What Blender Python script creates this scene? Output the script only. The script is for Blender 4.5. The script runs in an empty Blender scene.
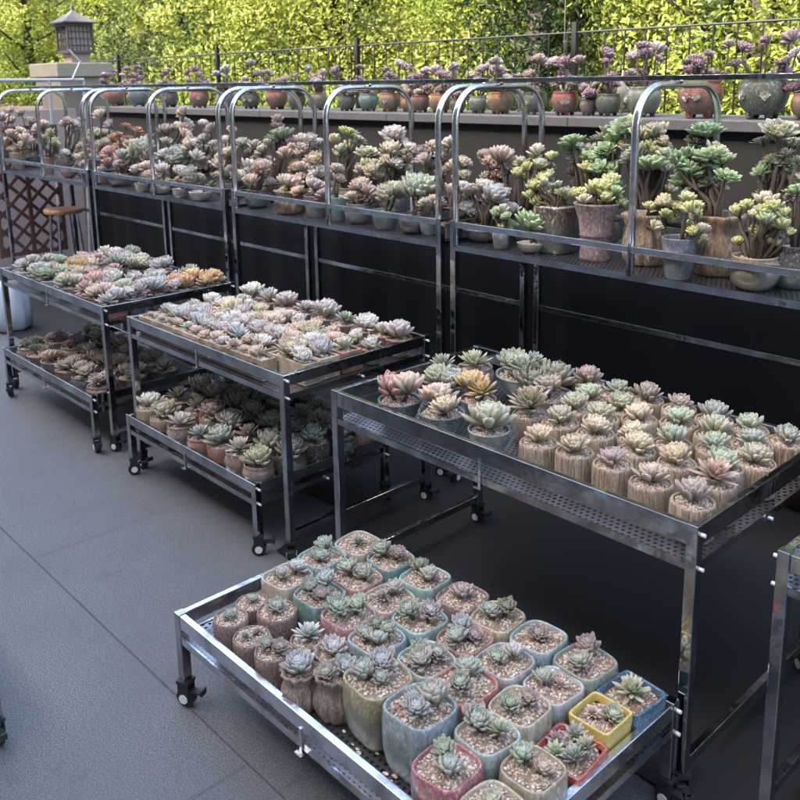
import bpy, math, random
from mathutils import Vector, Matrix
R = math.radians
PI = math.pi
rnd = random.Random(7)
scene = bpy.context.scene
col = scene.collection

# ------------------------------------------------------------------ palette
LEAF = {  # base colour, tip colour
 'pale green': ((.36,.41,.28),(.46,.34,.25)), 'mint green': ((.28,.36,.25),(.40,.38,.27)),
 'sage green': ((.26,.32,.25),(.34,.31,.26)), 'blue-grey': ((.34,.39,.37),(.42,.36,.36)),
 'lavender': ((.42,.42,.40),(.48,.35,.35)), 'pinkish cream': ((.50,.44,.35),(.50,.27,.21)),
 'white': ((.52,.54,.47),(.56,.44,.40)), 'yellow-green': ((.42,.48,.20),(.56,.44,.20)),
 'orange': ((.42,.25,.13),(.48,.20,.08)), 'mauve': ((.31,.28,.26),(.38,.22,.20)),
 'dark green': ((.14,.19,.12),(.24,.15,.12)), 'pink': ((.45,.32,.28),(.48,.16,.16)),
 'cream': ((.50,.48,.33),(.54,.35,.24)), 'grey green': ((.30,.34,.27),(.38,.31,.26)),
 'golden': ((.50,.41,.20),(.52,.25,.10)), 'purple': ((.25,.18,.23),(.30,.15,.21)),
 'mauve green': ((.28,.29,.23),(.38,.19,.17)), 'green red': ((.33,.38,.23),(.44,.13,.10)),
 'mauve brown': ((.40,.31,.23),(.42,.21,.15)), 'fresh green': ((.25,.40,.20),(.40,.44,.24)),
}
POT = {
 'white':(.55,.55,.52),'dark brown':(.055,.038,.03),'mauve':(.24,.16,.16),'tan':(.34,.25,.16),
 'slate blue':(.14,.18,.24),'dark plum':(.06,.045,.055),'aqua':(.27,.42,.38),'grey':(.20,.21,.22),
 'cream':(.48,.43,.32),'terracotta':(.36,.17,.11),'red':(.34,.07,.045),'mauve brown':(.27,.17,.14),
 'pale brown':(.36,.26,.20),'grey brown':(.25,.20,.16),'teal':(.16,.30,.28),'salmon':(.42,.22,.18),
 'rose':(.40,.20,.20),'light blue':(.34,.46,.48),'pale aqua':(.36,.46,.41),'olive yellow':(.33,.30,.15),
 'grey blue':(.27,.35,.38),'brown':(.27,.18,.14),'beige':(.42,.36,.23),'pale grey':(.38,.42,.42),
 'grey green':(.24,.29,.24),'dark blue':(.035,.12,.19),'yellow':(.62,.46,.10),'coral':(.46,.17,.13),
 'crimson pink':(.42,.13,.15),'dark teal':(.07,.12,.12),'straw':(.40,.31,.21),'pink':(.42,.22,.22),
 'purple':(.10,.06,.10),'dark green':(.07,.09,.06),'orange':(.42,.18,.07),'dark red':(.20,.05,.04),
 'sand':(.46,.38,.30),
}

# ------------------------------------------------------------------ materials
def mat(name):
    m = bpy.data.materials.new(name); m.use_nodes = True
    nt = m.node_tree; b = nt.nodes['Principled BSDF']
    return m, nt, b
def N(nt, t, **kw):
    n = nt.nodes.new(t)
    for k, v in kw.items(): setattr(n, k, v)
    return n
def L(nt, a, b): nt.links.new(a, b)
def mixc(nt, fac, a, b, mode='MIX'):
    n = N(nt, 'ShaderNodeMix', data_type='RGBA', blend_type=mode)
    for sock, v in ((n.inputs[0], fac), (n.inputs[6], a), (n.inputs[7], b)):
        if hasattr(v, 'links'): L(nt, v, sock)
        elif isinstance(v, (tuple, list)): sock.default_value = (*v[:3], 1)
        else: sock.default_value = v
    return n.outputs[2]
def noise(nt, scale, detail=4, vec=None, rough=.55):
    n = N(nt, 'ShaderNodeTexNoise'); n.inputs['Scale'].default_value = scale
    n.inputs['Detail'].default_value = detail; n.inputs['Roughness'].default_value = rough
    if vec is None:
        tc = N(nt, 'ShaderNodeTexCoord'); vec = tc.outputs['Object']
    L(nt, vec, n.inputs['Vector']); return n.outputs['Fac']
def ramp(nt, fac, stops):
    r = N(nt, 'ShaderNodeValToRGB'); L(nt, fac, r.inputs[0])
    while len(r.color_ramp.elements) < len(stops): r.color_ramp.elements.new(.5)
    for e, (p, c) in zip(r.color_ramp.elements, stops):
        e.position = p; e.color = (*(c if isinstance(c, (tuple, list)) else (c, c, c)), 1)
    return r.outputs[0]
def bump(nt, b, fac, strength, dist=.01):
    n = N(nt, 'ShaderNodeBump'); n.inputs['Strength'].default_value = strength
    n.inputs['Distance'].default_value = dist
    L(nt, fac, n.inputs['Height']); L(nt, n.outputs[0], b.inputs['Normal'])
M = {}
def world_vec(nt):
    g = N(nt, 'ShaderNodeNewGeometry'); return g.outputs['Position']

def plain(name, c, rough=.6, metal=0, var=.25, scale=30, bmp=.15):
    m, nt, b = mat(name)
    f = noise(nt, scale)
    L(nt, mixc(nt, f, tuple(x*(1-var) for x in c), tuple(min(1, x*(1+var)) for x in c)), b.inputs['Base Color'])
    b.inputs['Roughness'].default_value = rough; b.inputs['Metallic'].default_value = metal
    if bmp: bump(nt, b, f, bmp, .004)
    M[name] = m; return m

# polished steel of the carts and racks
m, nt, b = mat('steel')
wv = world_vec(nt)
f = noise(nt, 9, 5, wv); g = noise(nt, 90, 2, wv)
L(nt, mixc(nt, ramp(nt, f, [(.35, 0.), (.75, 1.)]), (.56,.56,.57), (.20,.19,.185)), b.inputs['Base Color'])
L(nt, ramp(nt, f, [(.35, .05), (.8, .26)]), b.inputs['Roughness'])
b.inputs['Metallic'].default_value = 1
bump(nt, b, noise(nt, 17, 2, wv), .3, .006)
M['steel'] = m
m, nt, b = mat('bright_steel')
wv = world_vec(nt)
f = noise(nt, 14, 4, wv)
L(nt, mixc(nt, ramp(nt, f, [(.4, 0.), (.7, 1.)]), (.78,.79,.82), (.40,.38,.36)), b.inputs['Base Color'])
L(nt, ramp(nt, f, [(.3, .12), (.75, .38)]), b.inputs['Roughness'])
b.inputs['Metallic'].default_value = 1
bump(nt, b, noise(nt, 26, 3, wv), .3, .006)
M['bright_steel'] = m
# perforated sheet: holes punched in a staggered grid
m, nt, b = mat('perforated_steel')
tc = N(nt, 'ShaderNodeTexCoord')
sep = N(nt, 'ShaderNodeSeparateXYZ'); L(nt, tc.outputs['Object'], sep.inputs[0])
def mth(op, a, b2=None, c=None):
    n = N(nt, 'ShaderNodeMath', operation=op)
    for i, v in enumerate((a, b2, c)):
        if v is None: continue
        if hasattr(v, 'links'): L(nt, v, n.inputs[i])
        else: n.inputs[i].default_value = v
    return n.outputs[0]
P_ = .0165
yy = mth('DIVIDE', sep.outputs[1], P_); row = mth('FLOOR', yy)
sh = mth('MULTIPLY', mth('MODULO', mth('ABSOLUTE', row), 2.), .5)
xx = mth('ADD', mth('DIVIDE', sep.outputs[0], P_), sh)
fx = mth('SUBTRACT', mth('FRACT', xx), .5); fy = mth('SUBTRACT', mth('FRACT', yy), .5)
dd = mth('SQRT', mth('ADD', mth('MULTIPLY', fx, fx), mth('MULTIPLY', fy, fy)))
hole = mth('GREATER_THAN', dd, .27)
L(nt, hole, b.inputs['Alpha'])
f = noise(nt, 16, 5)
L(nt, mixc(nt, f, (.42,.42,.45), (.26,.25,.25)), b.inputs['Base Color'])
b.inputs['Metallic'].default_value = 1; b.inputs['Roughness'].default_value = .36
M['perforated'] = m

# leaf flesh of succulents: own colour of the object, tip colour kept in the mesh
def leaf_mat(name, tip, base_tip=.55):
    m, nt, b = mat(name)
    oi = N(nt, 'ShaderNodeObjectInfo')
    at = N(nt, 'ShaderNodeAttribute', attribute_name='leafpos')
    sp = N(nt, 'ShaderNodeSeparateColor'); L(nt, at.outputs['Color'], sp.inputs[0])
    f = noise(nt, 2.5, 3)
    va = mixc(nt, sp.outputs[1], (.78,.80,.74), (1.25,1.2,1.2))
    va = mixc(nt, 1., va, ramp(nt, sp.outputs[0], [(.15, (.42,.46,.36)), (.55, (.88,.90,.84)), (.9, (1.25,1.22,1.2))]), 'MULTIPLY')  # bases darkened: shade between the leaves painted into the colour
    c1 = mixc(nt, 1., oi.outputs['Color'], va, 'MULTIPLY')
    tf = N(nt, 'ShaderNodeMath', operation='POWER'); L(nt, sp.outputs[0], tf.inputs[0]); tf.inputs[1].default_value = 2.2
    tm = N(nt, 'ShaderNodeMath', operation='MULTIPLY'); L(nt, tf.outputs[0], tm.inputs[0]); tm.inputs[1].default_value = base_tip
    c2 = mixc(nt, tm.outputs[0], c1, tip)
    c3 = mixc(nt, ramp(nt, f, [(.45, 0.), (.72, .45)]), c2, (.52,.54,.52))
    oldm = N(nt, 'ShaderNodeMath', operation='MULTIPLY'); L(nt, sp.outputs[2], oldm.inputs[0]); oldm.inputs[1].default_value = .55
    c4 = mixc(nt, oldm.outputs[0], c3, (.36,.20,.15))
    L(nt, c4, b.inputs['Base Color'])
    b.inputs['Roughness'].default_value = .5
    b.inputs['Specular IOR Level'].default_value = .35
    M[name] = m
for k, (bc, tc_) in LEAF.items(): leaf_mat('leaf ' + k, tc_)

# pot glaze and clay: colour from the object
def pot_mat(name, rough, coat, spots=0., drip=0., streak=0., mott=.5, dark=.45):
    m, nt, b = mat(name)
    oi = N(nt, 'ShaderNodeObjectInfo'); tc = N(nt, 'ShaderNodeTexCoord')
    add = N(nt, 'ShaderNodeVectorMath', operation='ADD'); L(nt, tc.outputs['Object'], add.inputs[0])
    cm = N(nt, 'ShaderNodeCombineXYZ'); rv = N(nt, 'ShaderNodeMath', operation='MULTIPLY'); L(nt, oi.outputs['Random'], rv.inputs[0]); rv.inputs[1].default_value = 13.
    for i in range(3): L(nt, rv.outputs[0], cm.inputs[i])
    L(nt, cm.outputs[0], add.inputs[1]); vec = add.outputs[0]
    f = noise(nt, 3.2, 8, vec, .68)
    c = mixc(nt, ramp(nt, f, [(.35, 0.), (.7, 1.)]), oi.outputs['Color'],
             mixc(nt, 1., oi.outputs['Color'], (dark, dark*.9, dark*.85), 'MULTIPLY'))
    c = mixc(nt, mott, oi.outputs['Color'], c)
    f2 = noise(nt, 13, 6, vec, .78)
    c = mixc(nt, ramp(nt, f2, [(.52, 0.), (.62, .7)]), c, (.54,.49,.40))
    c = mixc(nt, ramp(nt, f2, [(.36, .6), (.46, 0.)]), c, (.11,.09,.07))
    if drip:
        sp = N(nt, 'ShaderNodeSeparateXYZ'); L(nt, tc.outputs['Object'], sp.inputs[0])
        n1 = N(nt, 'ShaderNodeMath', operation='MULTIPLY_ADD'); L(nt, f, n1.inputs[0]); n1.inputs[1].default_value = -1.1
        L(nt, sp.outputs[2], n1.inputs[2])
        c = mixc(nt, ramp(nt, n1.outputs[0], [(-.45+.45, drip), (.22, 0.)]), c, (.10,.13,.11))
        rim = N(nt, 'ShaderNodeMath', operation='MULTIPLY_ADD'); L(nt, f2, rim.inputs[0]); rim.inputs[1].default_value = .35; L(nt, sp.outputs[2], rim.inputs[2])
        c = mixc(nt, ramp(nt, rim.outputs[0], [(.0, 0.), (1., 0.)]), c, (.30,.20,.13))
    if spots:
        v = N(nt, 'ShaderNodeTexVoronoi'); v.inputs['Scale'].default_value = 3.6; L(nt, vec, v.inputs['Vector'])
        cc = N(nt, 'ShaderNodeSeparateColor'); L(nt, v.outputs['Color'], cc.inputs[0])
        k = N(nt, 'ShaderNodeMath', operation='LESS_THAN'); L(nt, v.outputs['Distance'], k.inputs[0]); k.inputs[1].default_value = .28
        k2 = N(nt, 'ShaderNodeMath', operation='GREATER_THAN'); L(nt, cc.outputs[0], k2.inputs[0]); k2.inputs[1].default_value = .72
        k3 = N(nt, 'ShaderNodeMath', operation='MULTIPLY'); L(nt, k.outputs[0], k3.inputs[0]); L(nt, k2.outputs[0], k3.inputs[1])
        k4 = N(nt, 'ShaderNodeMath', operation='MULTIPLY'); L(nt, k3.outputs[0], k4.inputs[0]); k4.inputs[1].default_value = spots
        c = mixc(nt, k4.outputs[0], c, mixc(nt, cc.outputs[1], (.62,.30,.32), (.66,.60,.50)))
    if streak:
        mp = N(nt, 'ShaderNodeMapping'); mp.inputs['Scale'].default_value = (1, 1, .12); L(nt, vec, mp.inputs['Vector'])
        f3 = noise(nt, 11, 5, mp.outputs[0], .7)
        c = mixc(nt, ramp(nt, f3, [(.40, streak), (.55, 0.)]), c, (.13,.085,.06))
        f4 = noise(nt, 8, 5, mp.outputs[0], .7)
        c = mixc(nt, ramp(nt, f4, [(.56, 0.), (.70, .7)]), c, (.60,.50,.38))
        bump(nt, b, f3, .5, .004)
    else: bump(nt, b, f, .25, .004)
    L(nt, c, b.inputs['Base Color'])
    b.inputs['Roughness'].default_value = rough; b.inputs['Coat Weight'].default_value = coat
    b.inputs['Coat Roughness'].default_value = .18
    M[name] = m
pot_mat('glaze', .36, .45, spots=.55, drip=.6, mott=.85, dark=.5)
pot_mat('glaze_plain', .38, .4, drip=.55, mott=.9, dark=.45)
pot_mat('gloss_paint', .32, .3, mott=.3, dark=.65)
pot_mat('clay', .75, 0, mott=.8)
pot_mat('straw_clay', .85, 0, streak=.85)
# pebbles
m, nt, b = mat('gravel')
at = N(nt, 'ShaderNodeAttribute', attribute_name='leafpos')
sp = N(nt, 'ShaderNodeSeparateColor'); L(nt, at.outputs['Color'], sp.inputs[0])
L(nt, ramp(nt, sp.outputs[0], [(0., (.17,.12,.085)), (.2, (.42,.29,.20)), (.42, (.58,.44,.32)), (.66, (.66,.55,.42)), (.84, (.32,.27,.24)), (1., (.72,.68,.60))]), b.inputs['Base Color'])
b.inputs['Roughness'].default_value = .85
M['gravel'] = m
plain('stem', (.11,.085,.06), .8, var=.4, scale=60, bmp=.5)
plain('rubber', (.02,.02,.022), .5)
plain('wheel_grey', (.42,.42,.42), .4)
plain('white_plastic', (.72,.72,.70), .4, var=.06)
plain('bulb_plastic', (.40,.38,.30), .3)
plain('brown_wood', (.14,.065,.045), .7, var=.35, scale=20)
plain('stool_wood', (.42,.24,.12), .6, var=.2)
plain('white_metal', (.40,.41,.42), .4, var=.1)
plain('black_iron', (.008,.008,.009), .6, bmp=0)
plain('lantern_bronze', (.09,.08,.075), .5, var=.3)
plain('lantern_panel', (.34,.27,.24), .6, var=.25)
plain('pillar_stone', (.34,.31,.24), .85, var=.22, scale=9)
plain('pillar_dark', (.24,.20,.17), .85, var=.22, scale=9)
plain('pale_board', (.42,.35,.33), .8, var=.12)
plain('bag', (.44,.48,.52), .5, var=.15, scale=14)
plain('added_facade', (.15,.135,.12), .9, var=.1, scale=2)
plain('house_wall', (.62,.48,.44), .9, var=.1)
plain('house_roof', (.34,.20,.18), .9, var=.2)
plain('window_dark', (.03,.035,.04), .15, bmp=0)
# paving
m, nt, b = mat('paving')
wv = world_vec(nt)
f = noise(nt, 260, 3, wv, .7); f2 = noise(nt, 2.3, 5, wv); f3 = noise(nt, 150, 2, wv, .9)
c = mixc(nt, ramp(nt, f, [(.42, 0.), (.58, 1.)]), (.046,.048,.050), (.145,.149,.153))
c = mixc(nt, ramp(nt, f3, [(.54, 0.), (.68, .4)]), c, (.26,.27,.27))
c = mixc(nt, ramp(nt, f2, [(.35, .5), (.6, 0.)]), c, (.072,.078,.080))
st_ = noise(nt, 6.5, 6, wv, .7); c = mixc(nt, ramp(nt, st_, [(.60, 0.), (.70, .45)]), c, (.055,.056,.055))
L(nt, c, b.inputs['Base Color']); b.inputs['Roughness'].default_value = .72
bump(nt, b, f, .35, .003); M['paving'] = m
plain('joint', (.058,.060,.062), .9)
plain('shade_black', (.015,.0155,.017), .5, var=.6, scale=3, bmp=.6)  # near black for the painted shade under and behind the racks
# dark wall
m, nt, b = mat('wall_dark')
wv = world_vec(nt)
f = noise(nt, 3, 6, wv); f2 = noise(nt, 60, 4, wv)
c = mixc(nt, f, (.018,.017,.017), (.036,.034,.032)); c = mixc(nt, ramp(nt, f2, [(.5, 0.), (.8, .35)]), c, (.06,.056,.05))
L(nt, c, b.inputs['Base Color']); b.inputs['Roughness'].default_value = .8; bump(nt, b, f2, .3, .005)
M['wall_dark'] = m
plain('cap_stone', (.13,.125,.125), .75, var=.3, scale=25)
plain('soil_dark', (.06,.045,.03), .95, var=.4, scale=8)
# tree leaves: diffuse with light passing through
def tree_leaf(name, c1, c2, c3):
    m, nt, b = mat(name)
    at = N(nt, 'ShaderNodeAttribute', attribute_name='leafpos')
    sp = N(nt, 'ShaderNodeSeparateColor'); L(nt, at.outputs['Color'], sp.inputs[0])
    f = noise(nt, 1.1, 3)
    c = ramp(nt, sp.outputs[0], [(0., c1), (.45, c2), (1., c3)])
    c = mixc(nt, ramp(nt, f, [(.4, 0.), (.62, .75)]), c, c1)
    L(nt, c, b.inputs['Base Color']); b.inputs['Roughness'].default_value = .45
    tr = N(nt, 'ShaderNodeBsdfTranslucent'); L(nt, c, tr.inputs['Color'])
    mx = N(nt, 'ShaderNodeMixShader'); mx.inputs[0].default_value = .38
    b.inputs['Specular IOR Level'].default_value = .25; L(nt, b.outputs[0], mx.inputs[1]); L(nt, tr.outputs[0], mx.inputs[2])
    L(nt, mx.outputs[0], nt.nodes['Material Output'].inputs['Surface'])
    M[name] = m
tree_leaf('leaf_yellow', (.10,.15,.025), (.29,.34,.055), (.45,.44,.12))
tree_leaf('leaf_green', (.035,.06,.022), (.10,.14,.04), (.24,.26,.09))
tree_leaf('leaf_dark', (.012,.026,.010), (.03,.055,.018), (.07,.10,.03))
plain('bark', (.05,.04,.03), .9, var=.4, scale=15, bmp=.6)

# ------------------------------------------------------------------ mesh helpers
class MB:
    def __init__(s): s.v = []; s.f = []; s.c = []
    def add(s, vs, fs, c=(0,0,0)):
        o = len(s.v); s.v += [tuple(p) for p in vs]; s.f += [tuple(i+o for i in f) for f in fs]
        if isinstance(c, list): s.c += c
        else: s.c += [c]*len(vs)
    def box(s, x0, x1, y0, y1, z0, z1):
        s.add([(x0,y0,z0),(x1,y0,z0),(x1,y1,z0),(x0,y1,z0),(x0,y0,z1),(x1,y0,z1),(x1,y1,z1),(x0,y1,z1)],
              [(0,3,2,1),(4,5,6,7),(0,1,5,4),(1,2,6,5),(2,3,7,6),(3,0,4,7)])
    def tube(s, pts, r, n=8, caps=True):
        pts = [Vector(p) for p in pts]; k = len(pts)
        rr = r if isinstance(r, (list, tuple)) else [r]*k
        vs = []; fs = []; up = Vector((0,0,1))
        t0 = (pts[1]-pts[0]).normalized()
        a = t0.cross(up)
        if a.length < .01: a = t0.cross(Vector((1,0,0)))
        a.normalize()
        for i, p in enumerate(pts):
            t = (pts[min(i+1,k-1)]-pts[max(i-1,0)]).normalized()
            a = (a - t*a.dot(t)).normalized(); bb = t.cross(a)
            for j in range(n):
                q = 2*PI*j/n; vs.append(p + (a*math.cos(q)+bb*math.sin(q))*rr[i])
        for i in range(k-1):
            for j in range(n): fs.append((i*n+j, i*n+(j+1)%n, (i+1)*n+(j+1)%n, (i+1)*n+j))
        if caps: fs.append(tuple(range(n-1,-1,-1))); fs.append(tuple((k-1)*n+j for j in range(n)))
        s.add(vs, fs)
    def lathe(s, prof, n=28, fn=None, x=0, y=0, z=0, close=True):
        vs = []; fs = []; k = len(prof)
        for i, (r, h) in enumerate(prof):
            for j in range(n):
                q = 2*PI*j/n; m_ = fn(q, i, k, h) if fn else 1
                vs.append((x+r*m_*math.cos(q), y+r*m_*math.sin(q), z+h))
        for i in range(k-1):
            for j in range(n): fs.append((i*n+j, i*n+(j+1)%n, (i+1)*n+(j+1)%n, (i+1)*n+j))
        if close: fs.append(tuple(range(n-1,-1,-1)))
        s.add(vs, fs)
    def disc(s, r, z, n=28, fn=None):
        vs = [(r*(fn(2*PI*j/n,0,1,z) if fn else 1)*math.cos(2*PI*j/n), r*(fn(2*PI*j/n,0,1,z) if fn else 1)*math.sin(2*PI*j/n), z) for j in range(n)]
        s.add(vs, [tuple(range(n))])
    def mesh(s, name, material, smooth=False, attr=False, bevel=0):
        me = bpy.data.meshes.new(name); me.from_pydata(s.v, [], s.f); me.update()
        if attr:
            ca = me.color_attributes.new('leafpos', 'FLOAT_COLOR', 'POINT')
            flat = []
            for c in s.c: flat += [c[0], c[1], c[2], 1.]
            ca.data.foreach_set('color', flat)
        if smooth: me.polygons.foreach_set('use_smooth', [True]*len(me.polygons))
        me.materials.append(material)
        return me
def link(name, me, parent=None, loc=(0,0,0), rot=(0,0,0), scale=None, color=None, smooth_angle=None):
    o = bpy.data.objects.new(name, me); col.objects.link(o)
    o.location = loc; o.rotation_euler = rot
    if scale is not None: o.scale = scale if isinstance(scale, (tuple, list)) else (scale,)*3
    if color: o.color = (*color, 1)
    if parent: o.parent = parent
    return o
def build(mb, name, material, parent=None, bevel=0, **kw):
    smooth = kw.pop('smooth', False); attr = kw.pop('attr', False)
    o = link(name, mb.mesh(name, M[material], smooth, attr), parent, **kw)
    if bevel:
        bv = o.modifiers.new('bevel', 'BEVEL'); bv.width = bevel; bv.segments = 2; bv.limit_method = 'ANGLE'
    return o
def tag(o, label=None, cat=None, group=None, kind=None):
    if label: o['label'] = label
    if cat: o['category'] = cat
    if group: o['group'] = group
    if kind: o['kind'] = kind
    return o
def empty(name, loc, rz=0):
    o = bpy.data.objects.new(name, None); col.objects.link(o); o.empty_display_size = .05
    o.location = loc; o.rotation_euler = (0,0,rz); return o

# ------------------------------------------------------------------ rosettes
def leaf_into(mb, az, elev, ln, w, th, curl, cup, base, z0, prof, rv, old, n_t=5):
    ts = [0, .22, .48, .72, .90, 1.]
    vs = []; cs = []; pos = Vector((base, 0, z0)); e = elev; prev = 0
    ca, sa = math.cos(az), math.sin(az)
    for i, t in enumerate(ts):
        e2 = elev + curl*t*t
        d = Vector((math.cos(e2), 0, math.sin(e2))); pos = pos + d*(t-prev)*ln; prev = t
        nrm = Vector((-math.sin(e2), 0, math.cos(e2)))
        ww = w*prof[i]; hh = th*(1., .95, .85, .7, .42, .06)[i]
        ring = [(-ww, cup*ww), (-ww*.5, hh*.30), (ww*.5, hh*.30), (ww, cup*ww), (ww*.55, -hh*.75), (-ww*.55, -hh*.75)]
        for s_, h_ in ring:
            p = pos + nrm*h_; x, y = p.x, s_
            vs.append((x*ca - y*sa, x*sa + y*ca, p.z)); cs.append((t, rv, old))
    fs = []
    for i in range(5):
        for j in range(6): fs.append((i*6+j, (i*6+(j+1)%6), (i+1)*6+(j+1)%6, (i+1)*6+j))
    fs.append((30,31,32,33,34,35))
    mb.add(vs, fs, cs)
KINDS = {
 'ech':   dict(n=62, e0=5, e1=86, w=.19, th=.13, curl=52, cup=.55, prof=(.42,.66,.95,1.,.66,.06), l1=.34, pw=.72),
 'spiky': dict(n=46, e0=4, e1=82, w=.15, th=.13, curl=30, cup=.3, prof=(.7,.85,1.,.88,.52,.05), l1=.40, pw=.8),
 'bud':   dict(n=26, e0=18, e1=86, w=.30, th=.20, curl=45, cup=.55, prof=(.45,.75,1.,1.,.70,.12), l1=.45, pw=.8),
 'flat':  dict(n=52, e0=8, e1=78, w=.20, th=.07, curl=26, cup=.35, prof=(.30,.50,.85,1.05,.80,.12), l1=.24, pw=1.2),
}
ROS = {}
for kd, P in KINDS.items():
    for v in range(6):
        r_ = random.Random(hash_seed := (v*31 + list(KINDS).index(kd)*7 + 1))
        mb = MB(); n = P['n'] + r_.randint(-6, 7); P = dict(P, w=P['w']*r_.uniform(.82,1.18), curl=P['curl']*r_.uniform(.65,1.1), e0=P['e0']+r_.uniform(-3,7), l1=P['l1']*r_.uniform(.85,1.2), th=P['th']*r_.uniform(.8,1.2))
        for i in range(n):
            u = i/(n-1)
            e = R(P['e0'] + (P['e1']-P['e0'])*u**P['pw'] + r_.uniform(-6, 6))
            ln = (1 + (P['l1']-1)*u)*r_.uniform(.9, 1.06)
            w = P['w']*(1 - .45*u)*r_.uniform(.9, 1.1)
            old = max(0, 1. - u*4.5)*r_.uniform(.2,1.)*(1 if kd in ('ech','spiky') else .25)
            leaf_into(mb, i*2.39996 + r_.uniform(-.12, .12), e, ln, w, P['th']*(1-.35*u), R(P['curl'])*(1-.3*u), P['cup'],
                      .05*(1-u), .02 + (.40 if kd == 'ech' else .28)*u, P['prof'], r_.random(), old)
        rad_ = sorted(math.hypot(p_[0], p_[1]) for p_ in mb.v); k_ = 1/rad_[int(len(rad_)*.97)]
        mb.v = [(p_[0]*k_, p_[1]*k_, p_[2]*k_) for p_ in mb.v]
        ROS[kd, v] = mb
ROSMESH = {}
def rosette(kd, colname, parent, loc, size, tilt=(0,0), name='rosette'):
    v = rnd.randrange(6); key = (kd, v, colname)
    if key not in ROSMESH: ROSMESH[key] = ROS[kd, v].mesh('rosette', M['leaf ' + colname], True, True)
    c = LEAF[colname][0]; j = rnd.uniform(.88, 1.14)
    c = tuple(min(.8, x*j*1.06*rnd.uniform(.95, 1.05)) for x in c)
    s = size*.92*rnd.uniform(.90, 1.10)
    return link(name, ROSMESH[key], parent, loc, (tilt[0], tilt[1], rnd.uniform(0, 6.28)), (s, s, s*rnd.uniform(.92, 1.12)), c)

# ------------------------------------------------------------------ soil with pebbles
ICO_V = []; ph = (1+5**.5)/2
for a in (-1, 1):
    for b_ in (-ph, ph): ICO_V += [(0,a,b_),(a,b_,0),(b_,0,a)]
def ico_faces():
    fs = []; V = [Vector(v) for v in ICO_V]
    for i in range(12):
        for j in range(i+1, 12):
            for k in range(j+1, 12):
                if all(abs((V[a]-V[b_]).length-2) < .01 for a, b_ in ((i,j),(j,k),(i,k))):
                    nn = (V[j]-V[i]).cross(V[k]-V[i])
                    fs.append((i,j,k) if nn.dot(V[i]) > 0 else (i,k,j))
    return fs
ICO_F = ico_faces()
def sq_fn(p):
    return lambda q, i, k, h: 1/((abs(math.cos(q))**p + abs(math.sin(q))**p)**(1/p))
def soil_mesh(square, seed, n=330, ps=.058):
    r_ = random.Random(seed); mb = MB(); fn = sq_fn(4.5) if square else None
    vs = [(0,0,.06)]; fs = []; nn = 20
    for ring in (.5, 1.):
        for j in range(nn):
            q = 2*PI*j/nn; m_ = ring*(fn(q,0,1,0) if fn else 1)
            vs.append((m_*math.cos(q), m_*math.sin(q), (.05 if ring < 1 else 0) + r_.uniform(-.02,.02)))
    for j in range(nn):
        fs.append((0, 1+j, 1+(j+1)%nn)); fs.append((1+j, 1+nn+j, 1+nn+(j+1)%nn, 1+(j+1)%nn))
    mb.add(vs, fs, (.04,0,0))
    for _ in range(n):
        q = r_.uniform(0, 2*PI); rr = math.sqrt(r_.random())*.93*(fn(q,0,1,0) if fn else 1)
        s_ = ps*r_.uniform(.5, 1.15); cx, cy, cz = rr*math.cos(q), rr*math.sin(q), .03+.04*(1-min(1,rr)) + r_.uniform(0,.02)
        sx, sy, sz = (s_*r_.uniform(.7,1.3) for _ in range(3)); a = r_.uniform(0,3.1); ca, sa = math.cos(a), math.sin(a)
        mb.add([(cx+(x*ca-y*sa)*sx/1.9, cy+(x*sa+y*ca)*sy/1.9, cz+z*sz/1.9*.8) for x, y, z in ICO_V], ICO_F, (r_.random(),0,0))
    return mb.mesh('soil', M['gravel'], False, True)
SOIL = {(s_, k): soil_mesh(s_, 11+k) for s_ in (False, True) for k in range(3)}

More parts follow.
